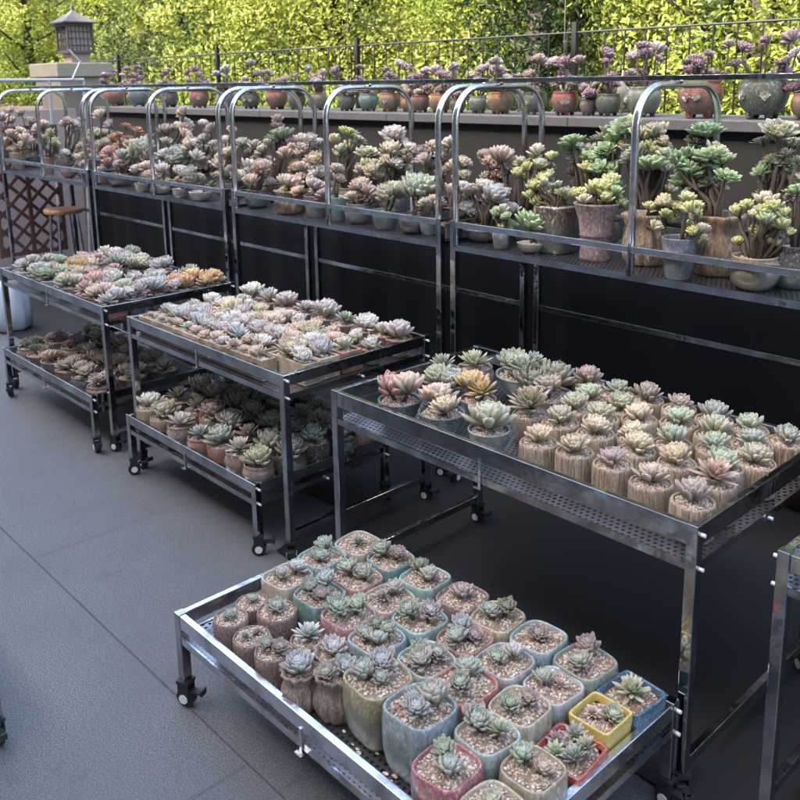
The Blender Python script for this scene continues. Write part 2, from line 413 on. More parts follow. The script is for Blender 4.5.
# ------------------------------------------------------------------ pots (unit size: radius 1, height 1)
def pot_mesh(kind, v):
    r_ = random.Random(v*17 + len(kind)); mb = MB(); fn = None; material = 'clay'; n = 32
    if kind == 'square':
        prof = [(.70,0),(.80,.02),(.90,.14),(.975,.35),(1.,.60),(.985,.88),(.975,.965),(.95,.995),(.90,.995),(.87,.965),(.86,.93),(.85,.925)]
        sq = sq_fn(3.8); a1, a2 = r_.uniform(0,6), r_.uniform(0,6)
        fn = lambda q, i, k, h: sq(q,i,k,h)*(1+.012*math.sin(2*q+a1)+.008*math.sin(5*q+a2)); material = 'glaze'; n = 44
    elif kind == 'box':
        prof = [(.82,0),(.86,.02),(.93,.5),(1.,.97),(.985,1.),(.90,1.),(.885,.97),(.86,.82)]
        fn = sq_fn(14); material = 'gloss_paint'; n = 64
    elif kind == 'ribbed':
        prof = [(.78,0),(.84,.03),(.93,.3),(.98,.6),(1.,.86),(.99,.94),(.97,.985),(.93,1.),(.89,.98),(.88,.93)]
        fn = lambda q, i, k, h: 1 + (.022*math.cos(26*q) if 1 < i < 6 else 0); n = 104
    elif kind == 'bark':
        prof = [(.90,0),(.97,.02),(.99,.3),(1.,.6),(.99,.85),(.98,.95),(.94,1.),(.86,1.),(.83,.96),(.82,.93)]
        ph_ = [r_.uniform(.3,1.) for _ in range(40)]
        fn = lambda q, i, k, h: 1 + ((.055*ph_[int(q/(2*PI)*40)%40]*abs(math.sin(20*q))-.02) if 0 < i < 8 else 0); n = 120; material = 'straw_clay'
    elif kind == 'sack':
        prof = [(.62,0),(.78,.02),(.97,.16),(1.05,.34),(.98,.52),(.86,.66),(.82,.76),(.95,.90),(1.04,.98),(1.,1.02),(.86,.98),(.74,.88),(.70,.84)]
        a1, a2, a3 = (r_.uniform(0,6) for _ in range(3))
        fn = lambda q, i, k, h: 1 + .05*math.sin(9*q+a1+h*2.2)+.04*math.sin(14*q+a2-h*3)+.04*math.sin(3*q+a3); n = 84; material = 'straw_clay'
    elif kind == 'urn':
        prof = [(.66,0),(.70,.05),(.66,.30),(.68,.42),(.74,.44),(.70,.47),(.78,.72),(.96,.95),(1.,.98),(.98,1.),(.88,.98),(.84,.90)]
        fn = lambda q, i, k, h: 1+.025*math.sin(11*q+h*5)
    elif kind == 'cup':
        prof = [(.68,0),(.72,.02),(.82,.3),(.92,.7),(.98,.95),(1.,.98),(.98,1.),(.90,.99),(.87,.93),(.85,.84)]; material = 'glaze_plain'
    elif kind == 'bowl':
        prof = [(.50,0),(.56,.02),(.78,.28),(.94,.64),(.99,.9),(1.02,.95),(1.02,1.),(.94,1.01),(.91,.95),(.89,.84)]; material = 'glaze_plain'
    else:  # round
        prof = [(.52,0),(.58,.02),(.84,.20),(.98,.45),(.99,.62),(.92,.82),(.84,.92),(.88,.97),(.87,1.),(.80,1.),(.76,.94),(.74,.84)]; material = 'glaze_plain'
        if v == 2: fn = lambda q, i, k, h: 1+.02*math.cos(16*q)
    mb.lathe(prof, n, fn)
    return mb.mesh('pot', M[material], True), prof[-1]
POTM = {}
def potm(kind):
    v = rnd.randrange(3)
    if (kind, v) not in POTM: POTM[kind, v] = pot_mesh(kind, v)
    return POTM[kind, v]
KWORD = {'square':'square pot','box':'rectangular pot','ribbed':'fluted pot','bark':'ribbed pot','sack':'sack-shaped pot',
         'urn':'waisted urn','cup':'tapered pot','bowl':'bowl','round':'round pot'}
ORD = ['leftmost','second','third','fourth','fifth','sixth','seventh','eighth','ninth','tenth','eleventh','twelfth','thirteenth','fourteenth','fifteenth','sixteenth','seventeenth']
PLANTS = []   # (object, row place, x, look)
def pot_base(loc, kind, r, h, pcol, group, rz=None):
    if rz is None: rz = rnd.uniform(-.10, .10) if kind in ('square','box') else rnd.uniform(0, 6.28)
    t = empty('potted_succulent', loc, rz)
    me, (ri, hi) = potm(kind)
    c = POT[pcol]; j = rnd.uniform(.9, 1.1)
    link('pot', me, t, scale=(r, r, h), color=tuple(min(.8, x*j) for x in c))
    sq = kind in ('square', 'box')
    link('soil', SOIL[sq, rnd.randrange(3)], t, (0,0,h*hi), (0,0,rnd.choice([0, PI/2, PI, -PI/2]) if sq else rnd.uniform(0,6)), (r*ri*1.02, r*ri*1.02, r))
    return t, h*hi
def look(lc, heads, kind, pcol):
    hw = {1:'one', 2:'two', 3:'three', 4:'four', 5:'five'}.get(heads, 'many')
    return f"{pcol} {KWORD[kind]} of {hw} {lc} rosette{'s' if heads > 1 else ''}"
def potted(x, y, z, kind, r, h, pcol, plants, place, group):
    if kind in ('bark', 'ribbed', 'sack'): h *= rnd.uniform(.92, 1.10); r *= rnd.uniform(.93, 1.03)
    t, zs = pot_base((x, y, z), kind, r, h, pcol, group)
    t.rotation_euler.x = rnd.uniform(-.02,.02); t.rotation_euler.y = rnd.uniform(-.02,.02)
    n = len(plants); tag(t, 'potted succulent', 'potted plant', group)
    c0 = rnd.uniform(0, 6.28)
    for i, (kd, lc, s_) in enumerate(plants):
        if n == 1: dx = dy = 0; til = (rnd.uniform(-.2,.2), rnd.uniform(-.2,.2)); zz = zs + s_*.25
        else:
            q = c0 + 2*PI*i/n; rr = min(r*.45, s_*.85) if n < 4 else r*.55
            dx, dy = rr*math.cos(q), rr*math.sin(q); til = (-math.sin(q)*.0 + dy/r*-.7, dx/r*.7); zz = zs + s_*rnd.uniform(.35,.7)
        rosette(kd, lc, t, (dx, dy, zz), s_, til)
        if n > 1:
            st = MB(); st.tube([(dx*.3, dy*.3, zs-.004), (dx*.8, dy*.8, zs+(zz-zs)*.6), (dx, dy, zz+.004)], [.006,.006,.005], 6)
            build(st, 'stem', 'stem', t, smooth=True)
    PLANTS.append((t, place, x, look(plants[0][1], n, kind, pcol)))
    return t

# ------------------------------------------------------------------ steel carts
def castor(parent, x, y, face):
    """one swivel castor: plate and fork, wheel, brake pedal"""
    mb = MB(); mb.box(-.018,.018,-.018,.018,.068,.078)
    for sx in (-1, 1): mb.box(sx*.014-.002, sx*.014+.002, -.016, .016, .02, .066)
    mb.box(-.0155,.0155,-.012,.012,.062,.067)
    c = build(mb, 'castor', 'rubber', parent, loc=(x, y, 0), rot=(0,0,face))
    w = MB(); w.tube([(-.0105,0,.026),(.0105,0,.026)], .025, 18); wo = build(w, 'wheel', 'rubber', c)
    h = MB(); h.tube([(-.0175,0,.026),(.0175,0,.026)], .013, 14); build(h, 'wheel_hub', 'white_plastic', c)
    p = MB(); p.box(-.010,.010,.018,.050,.046,.051); p.box(-.011,.011,.050,.056,.044,.060); build(p, 'brake_pedal', 'rubber', c)
def steel_cart(name, X0, X1, Y0, Y1, H, drop, label, cat, low_brace=True, top='steel', rh=.038):
    t = empty(name, ((X0+X1)/2, (Y0+Y1)/2, 0)); tag(t, label, cat)
    cx, cy = (X0+X1)/2, (Y0+Y1)/2
    x0, x1, y0, y1 = X0-cx, X1-cx, Y0-cy, Y1-cy
    LW = .026; a = .003
    for lx in (x0, x1-LW):
        for ly in (y0, y1-LW):
            mb = MB(); mb.box(lx, lx+LW, ly, ly+LW, .078, H); build(mb, 'leg', 'steel', t, bevel=.002)
            castor(t, lx+LW/2, ly+LW/2, rnd.uniform(-2.4, -.4))
    z1 = H-.002
    def bar(bx0,bx1,by0,by1,bz0,bz1,nm,m_='steel',bv=.002):
        mb = MB(); mb.box(bx0,bx1,by0,by1,bz0,bz1); return build(mb, nm, m_, t, bevel=bv)
    bar(x0+LW, x1-LW, y0+.002, y0+.020, z1-rh, z1, 'front_rail', top)
    bar(x0+LW, x1-LW, y1-.020, y1-.002, z1-rh, z1, 'back_rail', top)
    bar(x0+.002, x0+.020, y0+LW, y1-LW, z1-rh, z1, 'side_rail', top)
    bar(x1-.020, x1-.002, y0+LW, y1-LW, z1-rh, z1, 'side_rail', top)
    zs = H-drop
    mb = MB(); mb.add([(x0+.006,y0+.006,zs),(x1-.006,y0+.006,zs),(x1-.006,y1-.006,zs),(x0+.006,y1-.006,zs)], [(0,1,2,3)])
    build(mb, 'perforated_shelf', 'perforated', t)
    bar(x0+LW, x1-LW, y0+.003, y0+.008, zs-.016, zs+.003, 'shelf_lip', top, 0)
    bar(x0+LW, x1-LW, y1-.008, y1-.003, zs-.016, zs+.003, 'shelf_lip', top, 0)
    bar(x0+.003, x0+.008, y0+LW, y1-LW, zs-.016, zs+.003, 'shelf_lip', top, 0)
    bar(x1-.008, x1-.003, y0+LW, y1-LW, zs-.016, zs+.003, 'shelf_lip', top, 0)
    for k in (.33, .67):
        xm = x0+(x1-x0)*k; bar(xm-.012, xm+.012, y0+.010, y1-.010, zs-.016, zs-.003, 'shelf_support', 'steel', 0)
    br = MB(); br.box(-.004,.004,y0-.001,y0+.0015,zs-.022,z1-rh+.010); br.box(-.012,.012,y0-.010,y0+.002,zs-.026,zs-.022)
    build(br, 'hanging_bracket', 'bright_steel', t)
    for bx, sx in ((x0, -1), (x1, 1)):
        for by in (y0+LW/2, y0+(y1-y0)*.5, y1-LW/2):
            for bz in (H-.02, zs-.008):
                if by == y0+(y1-y0)*.5 and bz == H-.02: continue
                b2 = MB(); b2.tube([(bx+sx*.0005, by, bz), (bx+sx*.011, by, bz)], .0042, 10); build(b2, 'bolt', 'white_plastic', t)
    if low_brace:
        bar(x0+.003, x0+.021, y0+LW, y1-LW, .085, .11, 'brace', 'steel')
        bar(x1-.021, x1-.003, y0+LW, y1-LW, .085, .11, 'brace', 'steel')
    return t
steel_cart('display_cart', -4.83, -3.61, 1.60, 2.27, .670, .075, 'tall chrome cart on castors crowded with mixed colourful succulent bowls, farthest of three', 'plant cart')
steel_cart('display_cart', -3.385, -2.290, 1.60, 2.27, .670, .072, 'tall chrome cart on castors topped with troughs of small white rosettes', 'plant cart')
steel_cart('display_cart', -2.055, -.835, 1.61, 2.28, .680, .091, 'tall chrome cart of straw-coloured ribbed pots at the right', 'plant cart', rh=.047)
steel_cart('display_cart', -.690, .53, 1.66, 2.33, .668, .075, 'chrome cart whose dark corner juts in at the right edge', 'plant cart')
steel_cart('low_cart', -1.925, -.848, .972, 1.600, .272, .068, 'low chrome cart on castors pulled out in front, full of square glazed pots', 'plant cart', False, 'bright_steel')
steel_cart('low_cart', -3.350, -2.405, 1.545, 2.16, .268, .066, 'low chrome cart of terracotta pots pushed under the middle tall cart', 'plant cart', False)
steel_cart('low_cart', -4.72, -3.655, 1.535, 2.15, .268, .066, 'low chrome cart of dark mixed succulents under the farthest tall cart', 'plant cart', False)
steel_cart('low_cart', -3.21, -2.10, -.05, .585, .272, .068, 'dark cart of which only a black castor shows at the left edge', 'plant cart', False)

# ------------------------------------------------------------------ hooped racks
RY0, RY1, RZ = 2.44, 2.98, .985
def hoop_rack(X0, X1, label, hoops):
    t = empty('hooped_rack', ((X0+X1)/2, (RY0+RY1)/2, 0)); tag(t, label, 'plant rack')
    cx, cy = (X0+X1)/2, (RY0+RY1)/2
    x0, x1, y0, y1 = X0-cx, X1-cx, RY0-cy, RY1-cy; LW = .026
    def bar(a, b_, c, d, e, f_, nm, m_='steel', bv=.002):
        mb = MB(); mb.box(a,b_,c,d,e,f_); return build(mb, nm, m_, t, bevel=bv)
    for lx in (x0, x1-LW):
        for ly in (y0, y1-LW):
            bar(lx, lx+LW, ly, ly+LW, .06, RZ+.09, 'leg')
    for hx in hoops:
        hx -= cx; yf, yb = y0+.012, y1-.012; rr = .13; zt = 1.572; pts = [(hx, yf, RZ-.01), (hx, yf, zt-rr)]
        for k in range(1, 9):
            q = PI/2*k/8; pts.append((hx, yf+rr*(1-math.cos(q)), zt-rr+rr*math.sin(q)))
        for k in range(0, 9):
            q = PI/2*k/8; pts.append((hx, yb-rr+rr*math.sin(q), zt-rr+rr*math.cos(q)))
        pts.append((hx, yb, RZ-.01))
        mb = MB(); mb.tube(pts, .0125, 14); build(mb, 'hoop', 'bright_steel', t, smooth=True)
    mb = MB(); mb.add([(x0+.004,y0+.004,RZ-.004),(x1-.004,y0+.004,RZ-.004),(x1-.004,y1-.004,RZ-.004),(x0+.004,y1-.004,RZ-.004)], [(0,1,2,3)])
    build(mb, 'perforated_shelf', 'perforated', t)
    bar(x0+LW, x1-LW, y0+.003, y0+.009, RZ-.024, RZ, 'shelf_lip', 'steel', 0)
    bar(x0+LW, x1-LW, y1-.009, y1-.003, RZ-.024, RZ, 'shelf_lip', 'steel', 0)
    for sx in (x0+.003, x1-.008): bar(sx, sx+.005, y0+LW, y1-LW, RZ-.024, RZ, 'shelf_lip', 'steel', 0)
    bar(x0+LW, x1-LW, y0+.001, y0-.0+.020, RZ+.066, RZ+.088, 'guard_rail', 'bright_steel')
    bar(x0+LW, x1-LW, y1-.020, y1-.001, RZ+.066, RZ+.088, 'guard_rail')
    for sx in (x0+.003, x1-.021): bar(sx, sx+.018, y0+LW, y1-LW, RZ+.066, RZ+.088, 'guard_rail')
    bar(x0, x1, -.010, .010, 1.586, 1.604, 'top_rail')
    bar(x0+LW, x1-LW, y1-.020, y1-.004, .63, .652, 'rear_brace')
    for s_ in (x0, x1-LW):
        for yy_ in (y0, y1-LW): castor(t, s_+LW/2, yy_+LW/2, rnd.uniform(0,6))
    return t
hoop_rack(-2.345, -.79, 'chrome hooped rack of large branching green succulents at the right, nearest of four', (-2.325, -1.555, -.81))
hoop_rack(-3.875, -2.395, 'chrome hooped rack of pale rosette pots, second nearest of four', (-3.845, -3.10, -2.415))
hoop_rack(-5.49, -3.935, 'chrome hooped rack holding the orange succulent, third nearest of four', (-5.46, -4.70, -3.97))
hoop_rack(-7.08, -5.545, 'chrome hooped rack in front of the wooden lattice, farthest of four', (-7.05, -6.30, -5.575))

# ------------------------------------------------------------------ data tables
LOW_POTS = [
(-1.772, 1.046, 'ribbed', 0.046, 0.085, 'mauve brown', [('ech', 'sage green', 0.024)]),
(-1.804, 1.133, 'ribbed', 0.046, 0.085, 'mauve brown', [('ech', 'mint green', 0.024)]),
(-1.678, 1.048, 'ribbed', 0.048, 0.085, 'mauve brown', [('spiky', 'grey green', 0.022), ('spiky', 'pinkish cream', 0.022)]),
(-1.706, 1.142, 'ribbed', 0.05, 0.09, 'mauve brown', [('ech', 'sage green', 0.034)]),
(-1.584, 1.046, 'ribbed', 0.046, 0.085, 'mauve brown', [('ech', 'grey green', 0.028), ('ech', 'mauve', 0.024)]),
(-1.57, 1.137, 'ribbed', 0.046, 0.085, 'mauve brown', [('spiky', 'blue-grey', 0.05)]),
(-1.485, 1.046, 'sack', 0.046, 0.1, 'pale brown', [('ech', 'blue-grey', 0.043)]),
(-1.478, 1.138, 'sack', 0.046, 0.1, 'pale brown', [('ech', 'lavender', 0.042)]),
(-1.401, 1.084, 'sack', 0.046, 0.1, 'grey brown', [('ech', 'blue-grey', 0.032), ('ech', 'grey green', 0.025)]),
(-1.787, 1.482, 'square', 0.06, 0.12, 'cream', [('spiky', 'grey green', 0.032)]),
(-1.659, 1.492, 'square', 0.06, 0.12, 'teal', [('ech', 'sage green', 0.036), ('ech', 'mauve', 0.03)]),
(-1.525, 1.488, 'square', 0.06, 0.12, 'aqua', [('ech', 'dark green', 0.034), ('ech', 'grey green', 0.034)]),
(-1.8, 1.361, 'square', 0.06, 0.12, 'aqua', [('ech', 'sage green', 0.034), ('ech', 'sage green', 0.03)]),
(-1.655, 1.362, 'square', 0.06, 0.12, 'salmon', [('ech', 'mint green', 0.036), ('ech', 'grey green', 0.036)]),
(-1.525, 1.358, 'square', 0.06, 0.12, 'cream', [('ech', 'grey green', 0.032), ('spiky', 'mauve', 0.028)]),
(-1.786, 1.237, 'square', 0.06, 0.12, 'cream', [('ech', 'blue-grey', 0.034), ('ech', 'grey green', 0.028)]),
(-1.66, 1.242, 'square', 0.06, 0.12, 'teal', [('ech', 'blue-grey', 0.04), ('ech', 'sage green', 0.036), ('ech', 'mauve', 0.03)]),
(-1.54, 1.238, 'square', 0.06, 0.12, 'rose', [('ech', 'mint green', 0.036), ('ech', 'sage green', 0.038)]),
(-1.405, 1.352, 'square', 0.06, 0.12, 'aqua', [('ech', 'mint green', 0.034), ('ech', 'lavender', 0.036)]),
(-1.42, 1.226, 'square', 0.06, 0.12, 'light blue', [('ech', 'grey green', 0.03), ('ech', 'sage green', 0.03), ('ech', 'grey green', 0.03), ('ech', 'mint green', 0.026)]),
(-1.284, 1.252, 'square', 0.06, 0.12, 'pale aqua', [('ech', 'sage green', 0.032), ('ech', 'grey green', 0.036), ('ech', 'grey green', 0.03)]),
(-1.292, 1.118, 'square', 0.068, 0.14, 'olive yellow', [('ech', 'blue-grey', 0.036), ('ech', 'sage green', 0.036), ('ech', 'grey green', 0.028)]),
(-1.158, 1.11, 'square', 0.067, 0.145, 'grey blue', [('ech', 'blue-grey', 0.038), ('ech', 'grey green', 0.042), ('ech', 'blue-grey', 0.03)]),
(-1.396, 1.493, 'square', 0.06, 0.12, 'brown', [('ech', 'mauve', 0.036)]),
(-1.276, 1.493, 'square', 0.06, 0.12, 'beige', [('ech', 'dark green', 0.034), ('ech', 'sage green', 0.03)]),
(-1.156, 1.498, 'square', 0.06, 0.12, 'light blue', [('ech', 'mauve', 0.032)]),
(-1.276, 1.373, 'square', 0.06, 0.12, 'terracotta', [('ech', 'blue-grey', 0.034), ('ech', 'sage green', 0.036), ('ech', 'mauve', 0.028)]),
(-1.156, 1.373, 'square', 0.06, 0.12, 'pale grey', [('ech', 'lavender', 0.03), ('ech', 'mint green', 0.028)]),
(-1.034, 1.508, 'square', 0.062, 0.115, 'grey green', [('ech', 'mauve', 0.036), ('ech', 'grey green', 0.036)]),
(-1.038, 1.395, 'square', 0.058, 0.11, 'pale grey', [('ech', 'grey green', 0.028), ('spiky', 'pinkish cream', 0.02)]),
(-0.916, 1.514, 'box', 0.056, 0.095, 'dark blue', [('spiky', 'pale green', 0.055)]),
(-0.92, 1.408, 'box', 0.05, 0.1, 'yellow', [('ech', 'mint green', 0.03), ('spiky', 'pinkish cream', 0.024)]),
(-1.16, 1.249, 'square', 0.064, 0.125, 'coral', [('ech', 'sage green', 0.034), ('ech', 'grey green', 0.036)]),
(-1.038, 1.284, 'square', 0.058, 0.12, 'cream', [('ech', 'mint green', 0.032), ('ech', 'mauve', 0.028)]),
(-1.03, 1.173, 'square', 0.058, 0.12, 'pale aqua', [('ech', 'grey green', 0.038), ('spiky', 'pale green', 0.036)]),
(-0.92, 1.298, 'box', 0.06, 0.075, 'red', [('spiky', 'sage green', 0.036), ('spiky', 'pale green', 0.036), ('spiky', 'grey green', 0.034), ('spiky', 'mauve', 0.03), ('spiky', 'pale green', 0.03)]),
(-1.031, 1.06, 'square', 0.06, 0.115, 'crimson pink', [('ech', 'mint green', 0.03), ('ech', 'sage green', 0.032)]),
(-0.916, 1.175, 'square', 0.056, 0.11, 'beige', [('ech', 'mint green', 0.03), ('ech', 'pinkish cream', 0.026)]),
(-0.916, 1.059, 'square', 0.056, 0.1, 'cream', [('ech', 'pale green', 0.03)])]
RIGHT_TABLE_POTS = [
(-1.884, 1.74, 'bowl', 0.065, 0.07, 'dark teal', [('ech', 'pink', 0.055), ('ech', 'pinkish cream', 0.06)]),
(-1.722, 1.753, 'bowl', 0.068, 0.07, 'dark teal', [('ech', 'pinkish cream', 0.06), ('ech', 'cream', 0.05)]),
(-1.536, 1.751, 'bowl', 0.058, 0.07, 'grey green', [('ech', 'pale green', 0.07)]),
(-1.849, 1.913, 'bowl', 0.055, 0.07, 'teal', [('ech', 'mint green', 0.05), ('ech', 'sage green', 0.05), ('ech', 'pale green', 0.045)]),
(-1.72, 1.91, 'bowl', 0.055, 0.07, 'mauve', [('spiky', 'golden', 0.055), ('ech', 'golden', 0.05)]),
(-1.98, 2.026, 'cup', 0.05, 0.08, 'mauve', [('spiky', 'grey green', 0.05)]),
(-1.872, 2.066, 'round', 0.065, 0.1, 'mauve', [('spiky', 'pale green', 0.068)]),
(-1.762, 2.172, 'bowl', 0.088, 0.075, 'teal', [('spiky', 'mint green', 0.06), ('spiky', 'sage green', 0.055), ('ech', 'mint green', 0.05)]),
(-1.516, 1.909, 'ribbed', 0.055, 0.08, 'grey brown', [('spiky', 'green red', 0.078)]),
(-1.608, 2.094, 'bowl', 0.085, 0.065, 'brown', [('ech', 'dark green', 0.065), ('ech', 'mauve green', 0.062), ('ech', 'dark green', 0.055)]),
(-1.358, 1.744, 'bark', 0.052, 0.085, 'straw', [('ech', 'cream', 0.04)]),
(-1.25, 1.751, 'bark', 0.052, 0.085, 'straw', [('ech', 'cream', 0.04)]),
(-1.408, 1.903, 'bark', 0.052, 0.085, 'straw', [('ech', 'pale green', 0.04)]),
(-1.431, 2.004, 'bark', 0.052, 0.085, 'straw', [('ech', 'pale green', 0.04)]),
(-1.283, 1.887, 'bark', 0.052, 0.085, 'straw', [('ech', 'cream', 0.04)]),
(-1.138, 1.753, 'bark', 0.052, 0.085, 'straw', [('ech', 'mauve', 0.04)]),
(-1.027, 1.746, 'bark', 0.052, 0.085, 'straw', [('ech', 'pinkish cream', 0.04)]),
(-0.913, 1.727, 'bark', 0.052, 0.085, 'straw', [('ech', 'mauve', 0.04)]),
(-1.151, 1.874, 'bark', 0.052, 0.085, 'straw', [('ech', 'cream', 0.04)]),
(-1.039, 1.878, 'bark', 0.052, 0.085, 'straw', [('ech', 'cream', 0.04)]),
(-0.914, 1.831, 'bark', 0.052, 0.085, 'straw', [('spiky', 'mauve brown', 0.058)]),
(-1.33, 1.981, 'bark', 0.052, 0.085, 'straw', [('ech', 'pale green', 0.04)]),
(-1.451, 2.106, 'bark', 0.052, 0.085, 'straw', [('ech', 'mint green', 0.04)]),
(-1.533, 2.208, 'bark', 0.052, 0.085, 'straw', [('ech', 'mauve green', 0.04)]),
(-1.345, 2.106, 'bark', 0.052, 0.085, 'straw', [('ech', 'pale green', 0.04)]),
(-1.325, 2.208, 'bark', 0.052, 0.085, 'straw', [('ech', 'mauve green', 0.04)]),
(-1.255, 2.053, 'bark', 0.052, 0.085, 'straw', [('ech', 'cream', 0.04)]),
(-1.171, 2.114, 'bark', 0.052, 0.085, 'straw', [('ech', 'mint green', 0.04)]),
(-1.222, 2.208, 'bark', 0.052, 0.085, 'straw', [('ech', 'mauve green', 0.04)]),
(-1.102, 1.965, 'bark', 0.052, 0.085, 'straw', [('ech', 'mint green', 0.04)]),
(-1.016, 2.024, 'bark', 0.052, 0.085, 'straw', [('ech', 'mint green', 0.04)]),
(-1.015, 2.208, 'bark', 0.052, 0.085, 'straw', [('ech', 'mint green', 0.04)]),
(-0.948, 1.929, 'bark', 0.052, 0.085, 'straw', [('ech', 'mint green', 0.04)]),
(-0.912, 2.027, 'bark', 0.052, 0.085, 'straw', [('ech', 'pale green', 0.04)]),
(-0.912, 2.208, 'bark', 0.052, 0.085, 'straw', [('ech', 'sage green', 0.04)]),
(-1.209, 1.96, 'bark', 0.052, 0.085, 'straw', [('ech', 'cream', 0.04)]),
(-1.067, 2.115, 'bark', 0.052, 0.085, 'straw', [('ech', 'pale green', 0.04)]),
(-1.429, 2.208, 'bark', 0.052, 0.085, 'straw', [('ech', 'sage green', 0.04)]),
(-1.119, 2.208, 'bark', 0.052, 0.085, 'straw', [('ech', 'sage green', 0.04)]),
(-0.963, 2.117, 'bark', 0.052, 0.085, 'straw', [('ech', 'sage green', 0.04)])]
LEFT_TABLE_POTS = [
(-4.725, 1.705, 'bowl', 0.075, 0.06, 'white', [('spiky', 'grey green', 0.042), ('ech', 'grey green', 0.048), ('ech', 'white', 0.043)]),
(-4.571, 1.731, 'bowl', 0.081, 0.06, 'mauve', [('ech', 'lavender', 0.043), ('ech', 'lavender', 0.052), ('ech', 'pink', 0.044), ('spiky', 'lavender', 0.041)]),
(-4.718, 1.86, 'bowl', 0.082, 0.06, 'white', [('ech', 'mint green', 0.043), ('ech', 'mint green', 0.054), ('spiky', 'white', 0.054), ('spiky', 'mint green', 0.045), ('spiky', 'mint green', 0.046)]),
(-4.415, 1.706, 'bowl', 0.076, 0.06, 'white', [('ech', 'mint green', 0.044), ('ech', 'mint green', 0.047), ('ech', 'mint green', 0.05), ('spiky', 'mint green', 0.055)]),
(-4.447, 1.829, 'cup', 0.052, 0.07, 'yellow', [('ech', 'golden', 0.047), ('ech', 'golden', 0.051), ('ech', 'golden', 0.043)]),
(-4.724, 2.174, 'bowl', 0.076, 0.06, 'white', [('spiky', 'white', 0.051), ('spiky', 'white', 0.045), ('ech', 'white', 0.04)]),
(-4.521, 1.934, 'bowl', 0.077, 0.06, 'mauve', [('ech', 'cream', 0.054), ('ech', 'cream', 0.045), ('ech', 'lavender', 0.053)]),
(-4.187, 1.717, 'bowl', 0.087, 0.06, 'brown', [('ech', 'pale green', 0.043), ('ech', 'pale green', 0.044), ('spiky', 'lavender', 0.049), ('ech', 'pale green', 0.043), ('ech', 'pinkish cream', 0.041)]),
(-4.662, 2.022, 'bowl', 0.09, 0.06, 'terracotta', [('ech', 'pink', 0.041), ('spiky', 'pink', 0.05), ('ech', 'pink', 0.048), ('spiky', 'pink', 0.055)]),
(-4.576, 2.178, 'bowl', 0.072, 0.06, 'tan', [('ech', 'lavender', 0.05), ('ech', 'sage green', 0.044), ('ech', 'sage green', 0.043), ('ech', 'sage green', 0.053), ('ech', 'sage green', 0.04)]),
(-4.242, 1.943, 'cup', 0.053, 0.07, 'pink', [('spiky', 'pink', 0.043), ('ech', 'pink', 0.041)]),
(-4.447, 2.082, 'bowl', 0.089, 0.06, 'dark teal', [('ech', 'lavender', 0.054), ('spiky', 'sage green', 0.052), ('spiky', 'sage green', 0.046), ('ech', 'sage green', 0.053), ('ech', 'sage green', 0.05)]),
(-3.94, 1.716, 'bowl', 0.086, 0.06, 'terracotta', [('ech', 'pinkish cream', 0.043), ('spiky', 'lavender', 0.054), ('ech', 'pink', 0.055), ('spiky', 'pink', 0.041), ('spiky', 'pink', 0.055)]),
(-4.063, 1.833, 'bowl', 0.083, 0.06, 'tan', [('ech', 'pale green', 0.047), ('ech', 'pale green', 0.054), ('ech', 'white', 0.054)]),
(-3.796, 1.788, 'cup', 0.05, 0.07, 'grey', [('ech', 'mint green', 0.052), ('ech', 'pinkish cream', 0.041), ('ech', 'mint green', 0.049)]),
(-3.972, 1.941, 'cup', 0.058, 0.07, 'purple', [('spiky', 'lavender', 0.041), ('spiky', 'lavender', 0.047), ('ech', 'lavender', 0.042)]),
(-3.985, 2.052, 'cup', 0.054, 0.07, 'purple', [('ech', 'white', 0.041), ('spiky', 'white', 0.043)]),
(-3.825, 1.952, 'bowl', 0.09, 0.06, 'brown', [('ech', 'lavender', 0.041), ('ech', 'lavender', 0.048), ('ech', 'blue-grey', 0.051), ('ech', 'blue-grey', 0.053)]),
(-4.191, 2.176, 'bowl', 0.074, 0.06, 'brown', [('ech', 'lavender', 0.052), ('ech', 'lavender', 0.042), ('spiky', 'lavender', 0.047), ('ech', 'lavender', 0.055)]),
(-3.69, 1.896, 'cup', 0.05, 0.07, 'purple', [('ech', 'blue-grey', 0.042), ('ech', 'blue-grey', 0.051)]),
(-3.695, 1.685, 'box', 0.055, 0.06, 'coral', [('spiky', 'lavender', 0.053), ('ech', 'lavender', 0.043)]),
(-3.892, 2.163, 'bowl', 0.087, 0.06, 'tan', [('spiky', 'grey green', 0.054), ('spiky', 'lavender', 0.052), ('spiky', 'grey green', 0.053)]),
(-3.698, 2.028, 'cup', 0.058, 0.07, 'terracotta', [('ech', 'orange', 0.052), ('ech', 'lavender', 0.042), ('ech', 'orange', 0.05)]),
(-3.723, 2.166, 'bowl', 0.082, 0.06, 'brown', [('ech', 'golden', 0.052), ('spiky', 'golden', 0.041), ('ech', 'golden', 0.054), ('ech', 'golden', 0.045)]),
(-3.693, 1.793, 'cup', 0.053, 0.07, 'slate blue', [('spiky', 'lavender', 0.054), ('ech', 'white', 0.042)]),
(-4.313, 1.829, 'bowl', 0.082, 0.06, 'red', [('spiky', 'pinkish cream', 0.054), ('ech', 'pinkish cream', 0.047), ('spiky', 'pinkish cream', 0.052), ('spiky', 'pinkish cream', 0.054)]),
(-3.804, 1.684, 'cup', 0.054, 0.07, 'terracotta', [('ech', 'pinkish cream', 0.045), ('ech', 'pinkish cream', 0.048)]),
(-4.311, 2.13, 'box', 0.055, 0.06, 'dark teal', [('ech', 'pale green', 0.055), ('ech', 'pale green', 0.046), ('ech', 'pale green', 0.053)])]
